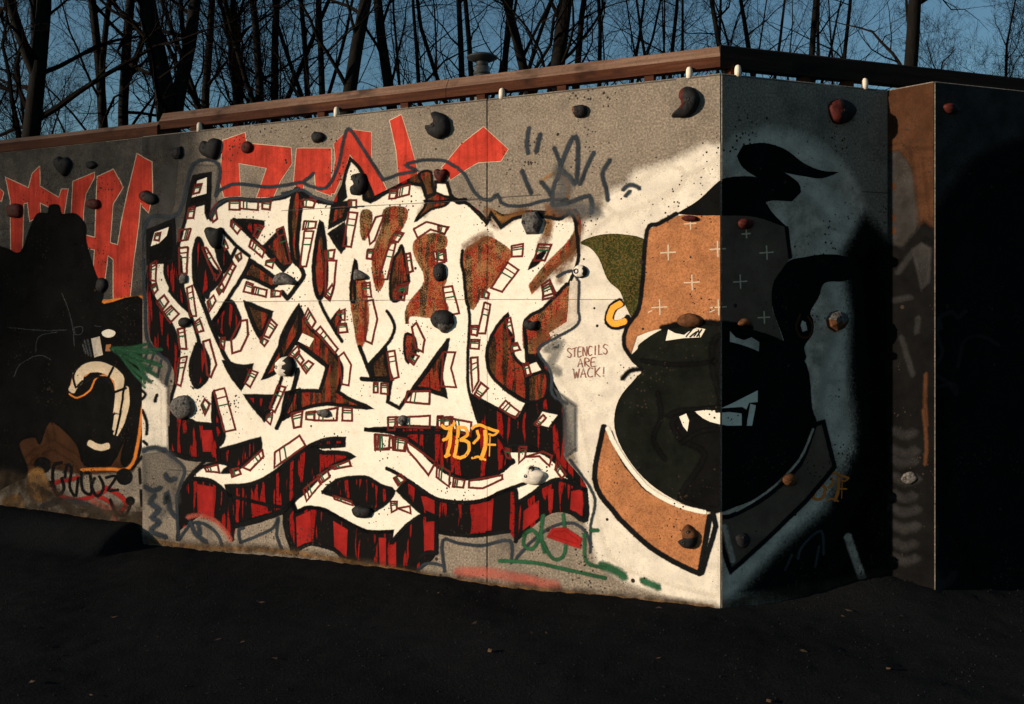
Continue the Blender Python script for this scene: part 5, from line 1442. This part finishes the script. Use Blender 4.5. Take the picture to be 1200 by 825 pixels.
hold(PL_MAIN, ell(680.5, 318, 8, 8, 10, 3, 0.05), WH, 0.05, 'round white hold with black rim beside the olive hair', [(677, 318, 3.4)], second=(BK, lambda c: c.x > 0.022 or c.z < -0.03))
hold(PL_MAIN, [(324, 430), (327, 422), (335, 418), (344, 420), (347, 430), (343, 440), (334, 441), (326, 438)], WH, 0.075, 'round pale hold with dark shaded flank on letter join', [(328, 430, 2.4)], tip=(331, 430), second=(BK, lambda c: c.x > 0.012))  # black right half paints the shade on the side away from the sun
hold(PL_MAIN, ell(215, 477, 14, 14, 11, 2, 0.06), GY, 0.085, 'large mottled grey boulder hold low on the first letter', [(212, 478, 2.2), (220, 472, 1.8)])
hold(PL_MAIN, ell(217, 378, 7, 6), BK, 0.06, 'dark hold on the left white letter stroke')
hold(PL_MAIN, ell(216, 327, 5, 6), GY, 0.045, 'small grey hold on the edge of the second letter stroke')
hold(PL_MAIN, [(612, 556), (616, 548), (622, 545), (629, 549), (640, 554), (638, 562), (632, 568), (620, 567), (613, 563)], WH, 0.07, 'white painted hold with hollows on the wavy ribbon end', [(619, 557, 2.2), (625, 549, 3.6)], tip=(622, 556))
hold(PL_MAIN, ell(380, 484, 8, 5), GY, 0.05, 'small grey hold under the dark letter spike', [(377, 486, 1.8)])
hold(PL_MAIN, ell(472, 492, 6, 6), GY, 0.045, 'small round grey hold above the yellow initials', [(473, 493, 1.6)])
hold(PL_MAIN, [(413, 597), (420, 592), (430, 594), (437, 597), (435, 605), (426, 607), (417, 605)], BK, 0.06, 'flat black hold in the eye shaped dark counter', [(424, 601, 1.8)])
hold(PL_MAIN, [(794, 374), (800, 369), (808, 367), (817, 369), (824, 376), (820, 382), (808, 384), (797, 381)], BN, 0.075, 'tan painted hold forming the brow of the painted face', tip=(806, 372))
hold(PL_SIDE, [(864, 379), (870, 373), (878, 375), (879, 381), (868, 382)], BN, 0.055, 'small brown hold on the shaded brow of the painted face')
hold(PL_MAIN, ell(809, 256, 10, 3.6), RD, 0.05, 'flat dark hold at the upper hem of the tan bandana')
hold(PL_SIDE, ell(873, 262, 9, 6), RD, 0.06, 'dark red hold at the edge of the painted black hair')
hold(PL_SIDE, [(967, 374), (972, 366), (981, 363), (991, 367), (994, 376), (988, 386), (978, 390), (969, 384)], GY, 0.075, 'faceted grey hold on the shaded side right of the hoop earring', [(979, 372, 2)], facets=True, second=(BN, lambda c: c.z < -0.01))
hold(PL_MAIN, [(799, 622), (805, 614), (812, 618), (818, 625), (817, 637), (810, 643), (800, 640), (795, 634), (801, 630)], BN, 0.08, 'tan and black hold on the tan shirt collar', [(803, 634, 2.2), (808, 622, 2)], second=(BK, lambda c: c.z < 0.0))
hold(PL_SIDE, ell(870, 632, 8, 9), BK, 0.06, 'dark hold on the shaded grey collar', [(868, 629, 2)])
hold(PL_SIDE, ell(925, 562, 9, 7), BN, 0.06, 'orange brown hold on the edge of the shaded collar')
hold(PL_SIDE, [(970, 128), (974, 119), (984, 116), (996, 121), (1002, 130), (996, 141), (984, 146), (975, 142)], BK, 0.085, 'large dark hold catching red light high on the shaded face', [(984, 131, 2)], second=(RD, lambda c: c.x < -0.03))  # red left side paints the low sun grazing the hold
hold(PL_OUT, [(1105, 124), (1112, 121), (1120, 124), (1122, 131), (1113, 134), (1107, 130)], BK, 0.06, 'small hold with red flank beyond the buttress', second=(RD, lambda c: c.x < -0.01))  # sunlight on the left flank is painted red
hold(PL_BUT, ell(1066, 560, 9, 7, 9, 5), GY, 0.05, 'small grey hold low on the narrow buttress face', [(1063, 560, 1.8), (1069, 558, 1.6)])
